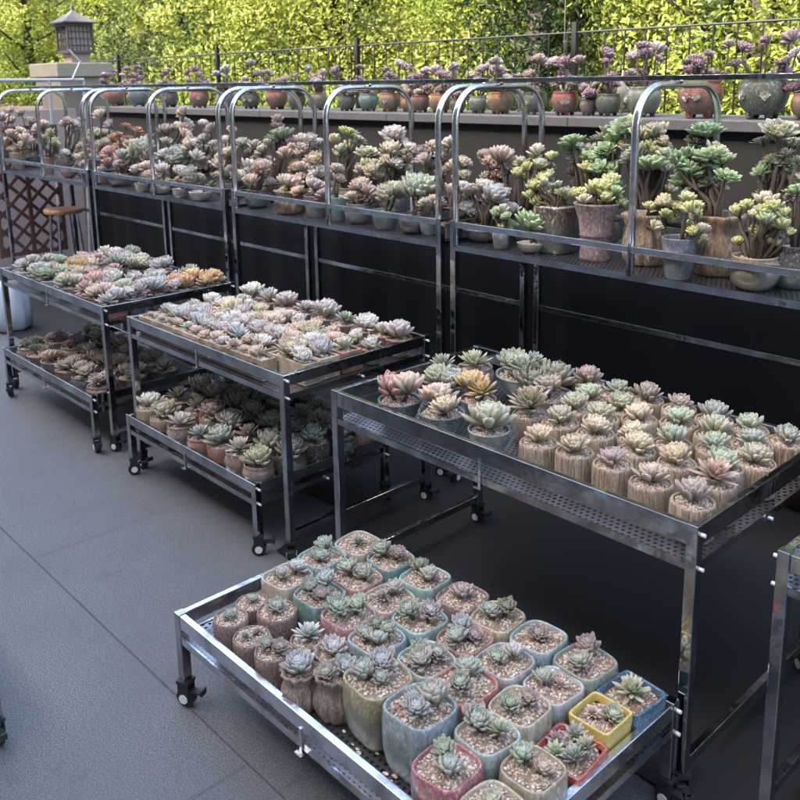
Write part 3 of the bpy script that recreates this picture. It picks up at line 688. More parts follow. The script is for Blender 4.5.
RACK_PLANTS = [
('nearest', -2.157, 2.52, 'cup', 0.036, 0.07, 'white', [(-0.03, 0.0, 0.122, 0.029, 'bud', 'fresh green'), (0.009, 0.0, 0.137, 0.029, 'bud', 'pale green'), (0.025, 0.01, 0.118, 0.025, 'bud', 'fresh green')]),
('nearest', -2.022, 2.53, 'bowl', 0.05, 0.035, 'white', [(-0.002, 0.0, 0.103, 0.061, 'flat', 'fresh green')]),
('nearest', -1.96, 2.6, 'square', 0.075, 0.17, 'dark brown', [(-0.113, 0.0, 0.224, 0.033, 'bud', 'yellow-green'), (-0.12, -0.02, 0.192, 0.029, 'bud', 'yellow-green'), (-0.044, 0.0, 0.244, 0.028, 'bud', 'pale green'), (0.023, 0.0, 0.216, 0.036, 'spiky', 'pale green'), (-0.092, 0.02, 0.257, 0.029, 'bud', 'yellow-green')]),
('nearest', -1.771, 2.57, 'urn', 0.078, 0.2, 'mauve', [(-0.071, 0.0, 0.22, 0.035, 'bud', 'yellow-green'), (-0.007, -0.02, 0.24, 0.038, 'bud', 'yellow-green'), (0.02, 0.01, 0.246, 0.038, 'bud', 'yellow-green'), (0.063, 0.0, 0.237, 0.03, 'bud', 'fresh green'), (-0.024, -0.03, 0.206, 0.031, 'bud', 'cream'), (0.033, -0.03, 0.217, 0.03, 'bud', 'yellow-green')]),
('nearest', -1.609, 2.62, 'sack', 0.072, 0.17, 'tan', [(0.026, -0.02, 0.194, 0.03, 'bud', 'yellow-green'), (0.058, 0.0, 0.208, 0.029, 'bud', 'cream'), (0.088, -0.03, 0.175, 0.029, 'bud', 'yellow-green'), (0.073, -0.05, 0.14, 0.029, 'bud', 'cream'), (0.095, 0.0, 0.198, 0.026, 'bud', 'yellow-green')]),
('nearest', -1.413, 2.5, 'cup', 0.055, 0.13, 'slate blue', [(0.027, 0.0, 0.248, 0.031, 'bud', 'yellow-green'), (0.043, -0.02, 0.223, 0.031, 'bud', 'yellow-green'), (0.054, -0.02, 0.151, 0.031, 'bud', 'yellow-green'), (0.082, 0.0, 0.161, 0.024, 'bud', 'cream')]),
('nearest', -1.365, 2.64, 'sack', 0.085, 0.19, 'tan', [(-0.144, 0.0, 0.347, 0.047, 'flat', 'fresh green'), (-0.1, -0.03, 0.319, 0.039, 'flat', 'fresh green'), (-0.092, 0.02, 0.358, 0.043, 'flat', 'fresh green'), (-0.037, 0.0, 0.371, 0.042, 'flat', 'fresh green'), (-0.007, 0.02, 0.356, 0.042, 'flat', 'fresh green'), (0.034, -0.04, 0.313, 0.038, 'flat', 'fresh green'), (-0.039, 0.0, 0.286, 0.035, 'spiky', 'dark green'), (-0.048, 0.05, 0.383, 0.039, 'flat', 'pale green')]),
('nearest', -1.527, 2.86, 'round', 0.07, 0.1, 'dark brown', [(-0.022, 0.0, 0.427, 0.054, 'flat', 'fresh green'), (-0.06, 0.03, 0.397, 0.039, 'flat', 'dark green')]),
('nearest', -1.179, 2.52, 'round', 0.075, 0.1, 'tan', [(-0.067, 0.0, 0.216, 0.03, 'bud', 'yellow-green'), (-0.031, 0.0, 0.24, 0.033, 'bud', 'yellow-green'), (0.008, 0.01, 0.254, 0.036, 'bud', 'cream'), (0.054, 0.0, 0.247, 0.032, 'bud', 'yellow-green'), (0.074, 0.0, 0.223, 0.026, 'bud', 'yellow-green'), (0.048, -0.03, 0.213, 0.029, 'bud', 'fresh green'), (-0.0, -0.03, 0.219, 0.026, 'bud', 'cream'), (0.027, -0.04, 0.232, 0.029, 'bud', 'yellow-green')]),
('nearest', -1.287, 2.84, 'round', 0.07, 0.1, 'dark brown', [(0.011, 0.0, 0.44, 0.053, 'flat', 'pale green'), (-0.048, 0.02, 0.405, 0.036, 'flat', 'dark green'), (0.032, 0.0, 0.374, 0.036, 'spiky', 'cream'), (-0.009, 0.0, 0.353, 0.036, 'spiky', 'fresh green'), (0.072, 0.0, 0.351, 0.035, 'spiky', 'pale green'), (-0.031, -0.05, 0.311, 0.039, 'spiky', 'fresh green'), (-0.027, 0.0, 0.33, 0.036, 'spiky', 'fresh green')]),
('nearest', -1.109, 2.62, 'round', 0.085, 0.13, 'dark plum', [(0.016, -0.05, 0.291, 0.032, 'flat', 'fresh green'), (-0.03, 0.0, 0.265, 0.026, 'spiky', 'dark green'), (0.016, 0.0, 0.315, 0.032, 'flat', 'sage green')]),
('nearest', -1.966, 2.8, 'round', 0.08, 0.12, 'dark brown', [(-0.07, 0.0, 0.382, 0.046, 'flat', 'fresh green'), (-0.106, 0.0, 0.358, 0.038, 'bud', 'pale green'), (0.03, -0.03, 0.329, 0.041, 'flat', 'fresh green'), (0.065, 0.0, 0.355, 0.045, 'flat', 'fresh green'), (0.028, -0.05, 0.29, 0.045, 'bud', 'yellow-green'), (0.093, -0.05, 0.294, 0.041, 'bud', 'fresh green'), (-0.077, 0.0, 0.311, 0.042, 'flat', 'sage green'), (-0.089, 0.0, 0.261, 0.038, 'spiky', 'dark green'), (0.08, 0.02, 0.39, 0.041, 'flat', 'fresh green')]),
('nearest', -1.933, 2.87, 'round', 0.07, 0.1, 'dark brown', [(-0.014, 0.0, 0.411, 0.05, 'spiky', 'pale green'), (-0.057, 0.0, 0.384, 0.038, 'flat', 'sage green'), (0.034, 0.02, 0.423, 0.046, 'flat', 'fresh green')]),
('nearest', -1.72, 2.8, 'round', 0.08, 0.11, 'dark plum', [(-0.125, 0.02, 0.439, 0.053, 'flat', 'fresh green'), (0.042, -0.08, 0.315, 0.054, 'flat', 'fresh green'), (-0.012, -0.03, 0.364, 0.039, 'flat', 'pale green'), (-0.017, 0.0, 0.411, 0.035, 'bud', 'cream'), (0.014, 0.02, 0.428, 0.035, 'bud', 'pale green'), (0.051, 0.0, 0.393, 0.031, 'bud', 'cream'), (0.069, -0.02, 0.35, 0.031, 'bud', 'pale green'), (0.005, 0.0, 0.377, 0.035, 'bud', 'yellow-green'), (-0.047, -0.03, 0.334, 0.044, 'flat', 'sage green'), (0.015, 0.05, 0.437, 0.032, 'bud', 'cream'), (-0.096, 0.0, 0.358, 0.036, 'flat', 'sage green'), (-0.045, 0.0, 0.42, 0.036, 'bud', 'cream')]),
('nearest', -2.322, 2.78, 'round', 0.07, 0.1, 'dark plum', [(-0.045, 0.0, 0.307, 0.059, 'ech', 'pinkish cream'), (-0.168, 0.03, 0.303, 0.042, 'ech', 'mauve'), (-0.093, 0.0, 0.272, 0.041, 'ech', 'pinkish cream'), (0.018, 0.0, 0.279, 0.031, 'bud', 'yellow-green'), (-0.136, 0.0, 0.258, 0.042, 'ech', 'mauve')]),
('nearest', -2.194, 2.7, 'round', 0.065, 0.1, 'dark brown', [(0.058, 0.0, 0.343, 0.034, 'bud', 'cream'), (0.021, 0.0, 0.28, 0.034, 'bud', 'yellow-green'), (0.11, 0.0, 0.323, 0.034, 'bud', 'yellow-green'), (-0.024, 0.0, 0.301, 0.03, 'bud', 'pale green'), (-0.004, -0.03, 0.258, 0.03, 'bud', 'yellow-green'), (0.073, 0.0, 0.295, 0.03, 'bud', 'pale green')]),
('nearest', -2.307, 2.6, 'bowl', 0.09, 0.05, 'dark plum', [(-0.027, 0.0, 0.205, 0.052, 'ech', 'white'), (0.066, -0.03, 0.184, 0.055, 'ech', 'blue-grey'), (0.075, 0.0, 0.205, 0.034, 'ech', 'blue-grey'), (-0.08, 0.0, 0.181, 0.044, 'spiky', 'pale green')]),
('second', -3.811, 2.56, 'round', 0.07, 0.09, 'dark brown', [(-0.105, 0.0, 0.189, 0.063, 'ech', 'white'), (0.023, -0.04, 0.139, 0.051, 'ech', 'pinkish cream'), (0.049, 0.0, 0.208, 0.056, 'ech', 'pinkish cream'), (-0.175, 0.0, 0.138, 0.053, 'ech', 'white')]),
('second', -3.509, 2.54, 'sack', 0.07, 0.11, 'tan', [(-0.009, 0.0, 0.151, 0.065, 'ech', 'pinkish cream'), (0.101, -0.03, 0.119, 0.048, 'ech', 'pinkish cream'), (-0.028, -0.03, 0.109, 0.043, 'ech', 'cream')]),
('second', -3.331, 2.56, 'cup', 0.06, 0.1, 'mauve', [(-0.002, 0.0, 0.144, 0.063, 'ech', 'lavender'), (0.074, -0.02, 0.109, 0.041, 'ech', 'mauve')]),
('second', -3.15, 2.54, 'cup', 0.05, 0.11, 'aqua', [(0.016, 0.0, 0.236, 0.045, 'ech', 'pinkish cream')]),
('second', -3.02, 2.56, 'round', 0.065, 0.09, 'grey', [(-0.009, 0.0, 0.161, 0.06, 'ech', 'pinkish cream'), (0.086, -0.03, 0.145, 0.044, 'ech', 'mauve'), (0.002, -0.04, 0.121, 0.035, 'ech', 'cream')]),
('second', -2.825, 2.54, 'cup', 0.06, 0.08, 'grey', [(0.003, 0.0, 0.144, 0.072, 'ech', 'pale green')]),
('second', -2.652, 2.54, 'round', 0.06, 0.08, 'dark plum', [(-0.009, 0.0, 0.173, 0.083, 'ech', 'mint green'), (0.074, -0.03, 0.13, 0.036, 'ech', 'pale green')]),
('second', -2.572, 2.56, 'cup', 0.05, 0.07, 'grey', [(-0.005, 0.0, 0.125, 0.055, 'ech', 'pinkish cream')]),
('second', -2.453, 2.56, 'cup', 0.06, 0.07, 'dark plum', [(0.001, 0.0, 0.188, 0.053, 'ech', 'pale green'), (0.055, 0.0, 0.204, 0.053, 'ech', 'white')]),
('second', -4.001, 2.8, 'round', 0.07, 0.11, 'dark brown', [(0.05, 0.0, 0.343, 0.077, 'flat', 'mint green'), (0.023, 0.03, 0.425, 0.042, 'ech', 'mauve'), (-0.018, 0.0, 0.298, 0.048, 'ech', 'pale green'), (-0.087, 0.0, 0.258, 0.055, 'ech', 'grey green')]),
('second', -4.272, 2.8, 'round', 0.07, 0.1, 'dark plum', [(0.07, 0.0, 0.275, 0.062, 'ech', 'grey green'), (-0.028, 0.0, 0.288, 0.056, 'ech', 'grey green'), (-0.093, 0.0, 0.246, 0.057, 'ech', 'white'), (0.124, 0.0, 0.228, 0.049, 'ech', 'grey green')]),
('second', -3.758, 2.78, 'round', 0.07, 0.11, 'dark brown', [(0.026, 0.0, 0.316, 0.069, 'ech', 'lavender'), (0.128, 0.0, 0.34, 0.045, 'ech', 'white'), (-0.041, -0.03, 0.253, 0.064, 'ech', 'pinkish cream'), (0.039, 0.0, 0.265, 0.052, 'ech', 'white')]),
('second', -3.556, 2.66, 'round', 0.07, 0.11, 'grey', [(0.084, 0.0, 0.251, 0.06, 'ech', 'cream'), (-0.032, 0.0, 0.2, 0.055, 'ech', 'pinkish cream'), (0.097, -0.03, 0.201, 0.043, 'ech', 'white'), (0.12, 0.0, 0.18, 0.049, 'ech', 'lavender')]),
('second', -3.407, 2.8, 'round', 0.07, 0.11, 'tan', [(0.022, 0.0, 0.371, 0.06, 'flat', 'yellow-green'), (0.003, 0.0, 0.293, 0.049, 'bud', 'pale green'), (0.081, 0.0, 0.339, 0.043, 'flat', 'pale green'), (-0.049, 0.0, 0.335, 0.044, 'bud', 'cream'), (-0.029, 0.0, 0.267, 0.044, 'bud', 'cream')]),
('second', -3.157, 2.72, 'round', 0.07, 0.1, 'dark brown', [(-0.005, 0.0, 0.29, 0.057, 'flat', 'pale green'), (0.027, -0.03, 0.239, 0.051, 'bud', 'yellow-green'), (0.103, -0.03, 0.216, 0.046, 'bud', 'cream'), (0.007, -0.05, 0.212, 0.046, 'ech', 'pinkish cream'), (0.091, 0.0, 0.249, 0.041, 'ech', 'pale green')]),
('second', -3.05, 2.8, 'round', 0.075, 0.11, 'dark plum', [(-0.012, 0.0, 0.372, 0.067, 'ech', 'white'), (0.032, -0.03, 0.316, 0.061, 'ech', 'cream'), (0.107, 0.0, 0.322, 0.05, 'ech', 'white'), (0.055, -0.04, 0.25, 0.056, 'ech', 'white'), (-0.071, 0.0, 0.259, 0.047, 'ech', 'pale green'), (0.079, 0.0, 0.262, 0.041, 'ech', 'cream')]),
('second', -2.793, 2.78, 'round', 0.075, 0.11, 'dark brown', [(0.01, 0.0, 0.33, 0.054, 'ech', 'cream'), (0.014, -0.03, 0.271, 0.054, 'ech', 'mauve'), (0.111, 0.02, 0.35, 0.043, 'ech', 'white'), (0.064, 0.0, 0.298, 0.039, 'ech', 'mauve'), (-0.059, 0.0, 0.314, 0.04, 'ech', 'mauve')]),
('second', -2.581, 2.7, 'round', 0.075, 0.1, 'dark plum', [(0.007, 0.0, 0.261, 0.051, 'ech', 'cream'), (-0.057, 0.0, 0.236, 0.038, 'ech', 'mauve'), (0.058, 0.0, 0.284, 0.041, 'ech', 'pinkish cream'), (0.08, 0.0, 0.233, 0.037, 'ech', 'pale green')]),
('third', -5.31, 2.55, 'bowl', 0.09, 0.08, 'mauve', [(-0.109, 0.0, 0.202, 0.078, 'ech', 'pink'), (0.039, 0.0, 0.184, 0.077, 'ech', 'blue-grey'), (0.188, 0.0, 0.204, 0.075, 'ech', 'mint green'), (0.299, 0.0, 0.257, 0.074, 'ech', 'sage green'), (0.018, -0.02, 0.141, 0.056, 'ech', 'blue-grey'), (0.365, 0.0, 0.2, 0.053, 'ech', 'grey green')]),
('third', -4.926, 2.5, 'cup', 0.05, 0.05, 'white', [(-0.034, 0.0, 0.126, 0.053, 'ech', 'lavender'), (0.08, 0.0, 0.145, 0.052, 'ech', 'pinkish cream'), (0.022, 0.0, 0.088, 0.046, 'ech', 'lavender')]),
('third', -4.715, 2.51, 'round', 0.05, 0.05, 'cream', [(0.017, 0.0, 0.141, 0.058, 'ech', 'white'), (-0.037, 0.0, 0.097, 0.039, 'ech', 'white')]),
('third', -4.481, 2.5, 'cup', 0.05, 0.05, 'white', [(-0.018, 0.0, 0.137, 0.056, 'ech', 'lavender'), (0.102, 0.0, 0.144, 0.055, 'ech', 'grey green'), (-0.047, 0.0, 0.09, 0.044, 'ech', 'mauve')]),
('third', -4.267, 2.5, 'bowl', 0.065, 0.05, 'white', [(0.125, 0.0, 0.138, 0.041, 'spiky', 'dark green'), (0.206, 0.0, 0.164, 0.041, 'spiky', 'dark green')]),
('third', -4.832, 2.64, 'bowl', 0.11, 0.07, 'dark brown', [(-0.048, 0.0, 0.203, 0.067, 'ech', 'blue-grey'), (0.075, 0.0, 0.239, 0.066, 'ech', 'blue-grey'), (0.199, 0.0, 0.221, 0.065, 'ech', 'sage green'), (0.308, 0.0, 0.209, 0.057, 'ech', 'grey green'), (0.074, -0.03, 0.182, 0.052, 'ech', 'mint green'), (0.249, 0.0, 0.269, 0.058, 'ech', 'white')]),
('third', -5.555, 2.72, 'round', 0.08, 0.1, 'dark plum', [(-0.195, 0.0, 0.263, 0.06, 'spiky', 'orange'), (-0.081, 0.0, 0.241, 0.059, 'spiky', 'orange'), (0.067, 0.0, 0.279, 0.058, 'spiky', 'orange'), (0.038, 0.0, 0.355, 0.058, 'spiky', 'orange'), (0.186, 0.0, 0.333, 0.057, 'spiky', 'orange'), (0.286, 0.0, 0.292, 0.057, 'spiky', 'orange'), (0.16, 0.0, 0.256, 0.05, 'spiky', 'orange'), (-0.085, 0.0, 0.3, 0.052, 'spiky', 'orange')]),
('third', -6.097, 2.8, 'round', 0.07, 0.1, 'dark brown', [(0.038, 0.0, 0.414, 0.055, 'ech', 'pinkish cream'), (0.121, 0.0, 0.354, 0.054, 'ech', 'lavender'), (-0.098, 0.0, 0.292, 0.056, 'ech', 'pale green'), (-0.034, 0.0, 0.203, 0.064, 'ech', 'grey green')]),
('third', -5.205, 2.82, 'round', 0.07, 0.1, 'dark brown', [(0.014, 0.0, 0.327, 0.064, 'ech', 'mauve'), (0.207, 0.0, 0.376, 0.055, 'ech', 'white'), (0.253, 0.0, 0.449, 0.055, 'ech', 'pinkish cream'), (0.272, 0.0, 0.317, 0.055, 'ech', 'pinkish cream'), (0.017, 0.0, 0.258, 0.057, 'ech', 'white'), (0.326, 0.0, 0.276, 0.055, 'ech', 'pinkish cream')]),
('third', -4.611, 2.72, 'round', 0.08, 0.11, 'dark plum', [(-0.005, 0.0, 0.389, 0.045, 'ech', 'white'), (0.073, 0.0, 0.306, 0.058, 'ech', 'grey green'), (0.166, 0.0, 0.27, 0.057, 'ech', 'grey green'), (0.134, 0.0, 0.37, 0.044, 'ech', 'mauve'), (0.033, 0.0, 0.241, 0.058, 'ech', 'white'), (0.202, 0.0, 0.215, 0.051, 'ech', 'white')]),
('third', -4.269, 2.66, 'round', 0.07, 0.1, 'dark brown', [(0.027, 0.0, 0.314, 0.049, 'ech', 'white'), (0.064, 0.0, 0.374, 0.036, 'ech', 'pinkish cream'), (-0.028, 0.0, 0.175, 0.056, 'ech', 'pinkish cream'), (0.061, 0.0, 0.251, 0.049, 'ech', 'cream'), (-0.1, 0.0, 0.177, 0.05, 'ech', 'grey green')]),
('third', -5.523, 2.55, 'cup', 0.05, 0.06, 'terracotta', [(0.004, 0.0, 0.127, 0.058, 'ech', 'pink'), (-0.066, 0.0, 0.065, 0.051, 'ech', 'pinkish cream')]),
('farthest', -6.094, 2.55, 'round', 0.055, 0.07, 'red', [(-0.021, 0.0, 0.164, 0.046, 'ech', 'white'), (0.105, 0.0, 0.142, 0.046, 'ech', 'pinkish cream')]),
('farthest', -6.475, 2.56, 'cup', 0.05, 0.12, 'terracotta', [(-0.005, 0.0, 0.26, 0.064, 'spiky', 'pale green'), (0.147, 0.0, 0.3, 0.055, 'spiky', 'yellow-green'), (0.059, 0.0, 0.227, 0.048, 'spiky', 'pale green')]),
('farthest', -6.748, 2.8, 'round', 0.07, 0.1, 'dark brown', [(0.01, 0.0, 0.336, 0.059, 'ech', 'lavender'), (0.16, 0.0, 0.361, 0.058, 'ech', 'mauve'), (0.279, 0.0, 0.342, 0.049, 'ech', 'lavender')]),
('farthest', -7.022, 2.55, 'cup', 0.06, 0.13, 'tan', [(-0.111, 0.0, 0.254, 0.069, 'ech', 'pinkish cream'), (0.103, 0.0, 0.291, 0.067, 'ech', 'cream'), (0.203, 0.0, 0.227, 0.067, 'ech', 'pinkish cream'), (-0.257, 0.0, 0.187, 0.061, 'ech', 'mauve')]),
('farthest', -7.134, 2.7, 'round', 0.08, 0.13, 'dark plum', [(0.038, 0.0, 0.362, 0.061, 'ech', 'mauve'), (0.162, 0.0, 0.304, 0.06, 'ech', 'pinkish cream'), (-0.07, 0.0, 0.414, 0.053, 'ech', 'mauve')]),
('farthest', -6.037, 2.64, 'round', 0.07, 0.09, 'dark brown', [(0.011, 0.0, 0.251, 0.054, 'spiky', 'yellow-green'), (0.077, 0.0, 0.185, 0.054, 'spiky', 'orange'), (-0.065, 0.0, 0.2, 0.047, 'ech', 'grey green')]),
('farthest', -7.854, 2.75, 'round', 0.08, 0.12, 'dark brown', [(0.044, 0.0, 0.363, 0.075, 'ech', 'lavender'), (0.244, 0.0, 0.431, 0.055, 'ech', 'pinkish cream')]),
('farthest', -5.725, 2.52, 'cup', 0.045, 0.06, 'dark brown', [(-0.012, 0.0, 0.118, 0.044, 'ech', 'mauve'), (0.086, 0.0, 0.155, 0.044, 'ech', 'sage green')])]
WALL_POTS = [
(-7.207, 0.085, 'red'),
(-6.745, 0.082, 'slate blue'),
(-6.278, 0.071, 'dark plum'),
(-5.822, 0.074, 'red'),
(-5.475, 0.065, 'slate blue'),
(-5.164, 0.062, 'dark brown'),
(-4.887, 0.072, 'red'),
(-4.658, 0.059, 'dark plum'),
(-4.453, 0.063, 'tan'),
(-4.154, 0.055, 'dark green'),
(-3.982, 0.059, 'teal'),
(-3.777, 0.062, 'terracotta'),
(-3.637, 0.046, 'orange'),
(-3.527, 0.055, 'dark red'),
(-3.376, 0.059, 'orange'),
(-3.252, 0.043, 'dark green'),
(-3.127, 0.052, 'grey green'),
(-2.96, 0.064, 'orange'),
(-2.759, 0.062, 'dark green'),
(-2.576, 0.065, 'red'),
(-2.448, 0.042, 'brown'),
(-2.345, 0.058, 'dark green'),
(-2.167, 0.076, 'grey green'),
(-1.886, 0.091, 'red'),
(-1.633, 0.097, 'dark green'),
(-1.457, 0.059, 'terracotta')]


for x, y, kind, r, h, pc, pl in LOW_POTS:
    pl = [(a_, b_, c_*.88) for a_, b_, c_ in pl]
    row = min(4, int((y-.96)/.135)); place = ('front','second','third','fourth','fourth')[row] + ' row on pulled-out cart'
    potted(x, y, .205, kind, r, h, pc, pl, place, 'pots on the pulled-out low cart')
for x, y, kind, r, h, pc, pl in RIGHT_TABLE_POTS:
    row = min(4, int((y-1.62)/.13)); place = ('front','second','third','fourth','back')[row] + ' row on right cart'
    potted(x, y, .590, kind, r, h, pc, pl, place, 'pots on the right tall cart')
for x, y, kind, r, h, pc, pl in LEFT_TABLE_POTS:
    row = min(2, int((y-1.60)/.2)); place = ('front','middle','back')[row] + ' row on farthest cart'
    potted(x, y, .596, kind, r, h, pc, pl, place, 'pots on the farthest tall cart')
# lower tier of the middle cart
for j, y in enumerate((1.625, 1.745, 1.865, 1.985, 2.095)):
    nx = 7
    for i in range(nx):
        x = -3.275 + i*.131 + (.02 if j % 2 else 0) + rnd.uniform(-.012,.012)
        lc = rnd.choice(['pale green','white','sage green','grey green','blue-grey','pale green']) if j == 0 else rnd.choice(['sage green','mauve','grey green','grey green','mauve green'])
        pc = rnd.choice(['terracotta','terracotta','mauve brown','brown','tan']) if j == 0 else rnd.choice(['dark brown','brown','dark plum','terracotta'])  # rows behind the front in darker colours, painting in the shade there
        potted(x, y+rnd.uniform(-.008,.008), .203, rnd.choice(['round','ribbed','ribbed','round']), .058, rnd.uniform(.085,.105), pc,
               [(rnd.choice(['spiky','ech']), lc, rnd.uniform(.052,.062))], ('front','second','third','fourth','back')[j] + ' row under middle cart', 'terracotta pots under the middle tall cart')
# lower tier of the farthest cart
for j, y in enumerate((1.63, 1.79, 1.96)):
    for i in range(6):
        x = -4.60 + i*.165 + rnd.uniform(-.015,.015)
        lc = rnd.choice(['mauve','mauve green','grey green','mauve brown','dark green'])
        potted(x, y, .203, rnd.choice(['bowl','round','cup']), .07, rnd.uniform(.06,.085), rnd.choice(['terracotta','brown','dark plum','dark brown']),
               [(rnd.choice(['ech','spiky']), lc, .045) for _ in range(rnd.choice([2,3,3]))], ('front','middle','back')[j] + ' row under farthest cart', 'pots under the farthest tall cart')

# troughs and bowls on the middle cart
def trough(x0, x1, y, w, cols, n, rows, pcol, place, size):
    t = empty('succulent_trough', ((x0+x1)/2, y, .600)); tag(t, 'trough', 'plant trough', 'troughs on the middle tall cart')
    hl = (x1-x0)/2; h = .075; tk = .009; mb = MB()
    mb.box(-hl, hl, -w, w, 0, .008)
    mb.box(-hl, hl, -w, -w+tk, .0081, h); mb.box(-hl, hl, w-tk, w, .0081, h)
    mb.box(-hl, -hl+tk, -w+tk+.0002, w-tk-.0002, .0081, h-.0005); mb.box(hl-tk, hl, -w+tk+.0002, w-tk-.0002, .0081, h-.0005)
    build(mb, 'trough', 'clay', t, bevel=.002, color=POT[pcol])
    so = MB(); r_ = random.Random(int(abs(x0)*1000)+int(y*100)); nx = 24
    vs = []; fs = []
    for i in range(nx+1):
        for j in range(5):
            vs.append((-hl+tk+(2*hl-2*tk)*i/nx, -w+tk+(2*w-2*tk)*j/4, h-.014+r_.uniform(-.003,.004)))
    for i in range(nx):
        for j in range(4): fs.append((i*5+j, (i+1)*5+j, (i+1)*5+j+1, i*5+j+1))
    so.add(vs, fs, (.35,0,0))
    for _ in range(int(1500*hl)):
        cx, cy = r_.uniform(-hl+tk, hl-tk), r_.uniform(-w+tk, w-tk); s_ = r_.uniform(.0016,.0038)
        so.add([(cx+a*s_*r_.uniform(.7,1.2), cy+b_*s_, h-.011+c_*s_*.7) for a, b_, c_ in ICO_V], ICO_F, (.3+.7*r_.random(),0,0))
    build(so, 'soil', 'gravel', t, attr=True)
    for j in range(rows):
        for i in range(n):
            lc = r_.choice(cols); s_ = size*1.22*r_.uniform(.75, 1.12)
            px = -hl+.035+(2*hl-.07)*(i+.5)/n + r_.uniform(-.012,.012); py = ((j+.5)/rows-.5)*2*(w-.012) + r_.uniform(-.008,.008)
            rosette(r_.choice(['ech','ech','spiky']), lc, t, (px, py, h-.010+s_*.3), s_, (r_.uniform(-.3,.3), r_.uniform(-.3,.3)))
    tag(t, place)
W = ['white','lavender','white','lavender','blue-grey','pinkish cream']
trough(-3.345, -2.46, 1.665, .032, ['white','pinkish cream'], 12, 1, 'tan', 'long sandy trough with sparse tiny rosettes, frontmost on the middle tall cart', .027)
trough(-3.345, -2.56, 1.735, .034, W, 14, 1, 'straw', 'long trough packed with lavender-white rosettes, just behind the frontmost sandy trough', .036)
trough(-3.33, -2.82, 1.822, .048, W, 8, 2, 'straw', 'short trough of white rosettes on left half of the middle tall cart', .034)
trough(-2.53, -2.315, 1.742, .036, ['pale green','white','cream'], 4, 1, 'straw', 'tiny trough of pale green rosettes at right front corner of middle cart', .034)
trough(-2.80, -2.325, 1.825, .042, ['white','lavender','blue-grey','pinkish cream'], 7, 2, 'straw', 'short dense trough of white rosettes on right half of middle cart', .038)
trough(-3.30, -2.72, 1.925, .042, ['white','pinkish cream','cream','lavender'], 9, 1, 'sand', 'sandy trough of cream and white rosettes, third line of the middle cart', .038)
trough(-2.69, -2.325, 1.925, .045, ['pinkish cream','pale green','white'], 6, 1, 'terracotta', 'terracotta trough of pinkish rosettes near the right rail of middle cart', .038)
for i, (x, r, kd, lc, pc) in enumerate([(-3.28,.045,'ech','white','mauve brown'),(-3.17,.05,'ech','pale green','tan'),(-3.05,.055,'bowl','cream','sand'),(-2.93,.05,'x','white','tan'),(-2.81,.055,'x','pinkish cream','sand'),(-2.69,.05,'x','cream','tan'),(-2.57,.055,'x','pinkish cream','terracotta'),(-2.44,.05,'x','pale green','mauve brown'),(-2.345,.04,'x','white','terracotta')]):
    potted(x, 2.03+.01*(i%2), .600, 'bowl', r, .06, pc, [('ech', lc, .040), ('ech', 'white', .034)][:1+(i%3 == 1)], 'row before last on middle cart', 'bowls at the back of the middle tall cart')
for i, (x, lc, pc) in enumerate([(-3.30,'white','mauve brown'),(-3.17,'white','mauve brown'),(-3.04,'lavender','terracotta'),(-2.91,'lavender','brown'),(-2.78,'lavender','brown'),(-2.655,'mint green','brown'),(-2.525,'white','brown'),(-2.425,'white','terracotta')]):
    potted(x, 2.165, .600, 'bowl', .060, .07, pc, [('spiky' if i % 2 else 'ech', lc, .058)], 'back row on middle cart', 'bowls at the back of the middle tall cart')
potted(-2.345, 2.165+.0, .600, 'bowl', .05, .07, 'terracotta', [('ech', 'lavender', .062)], 'back row on middle cart', 'bowls at the back of the middle tall cart')

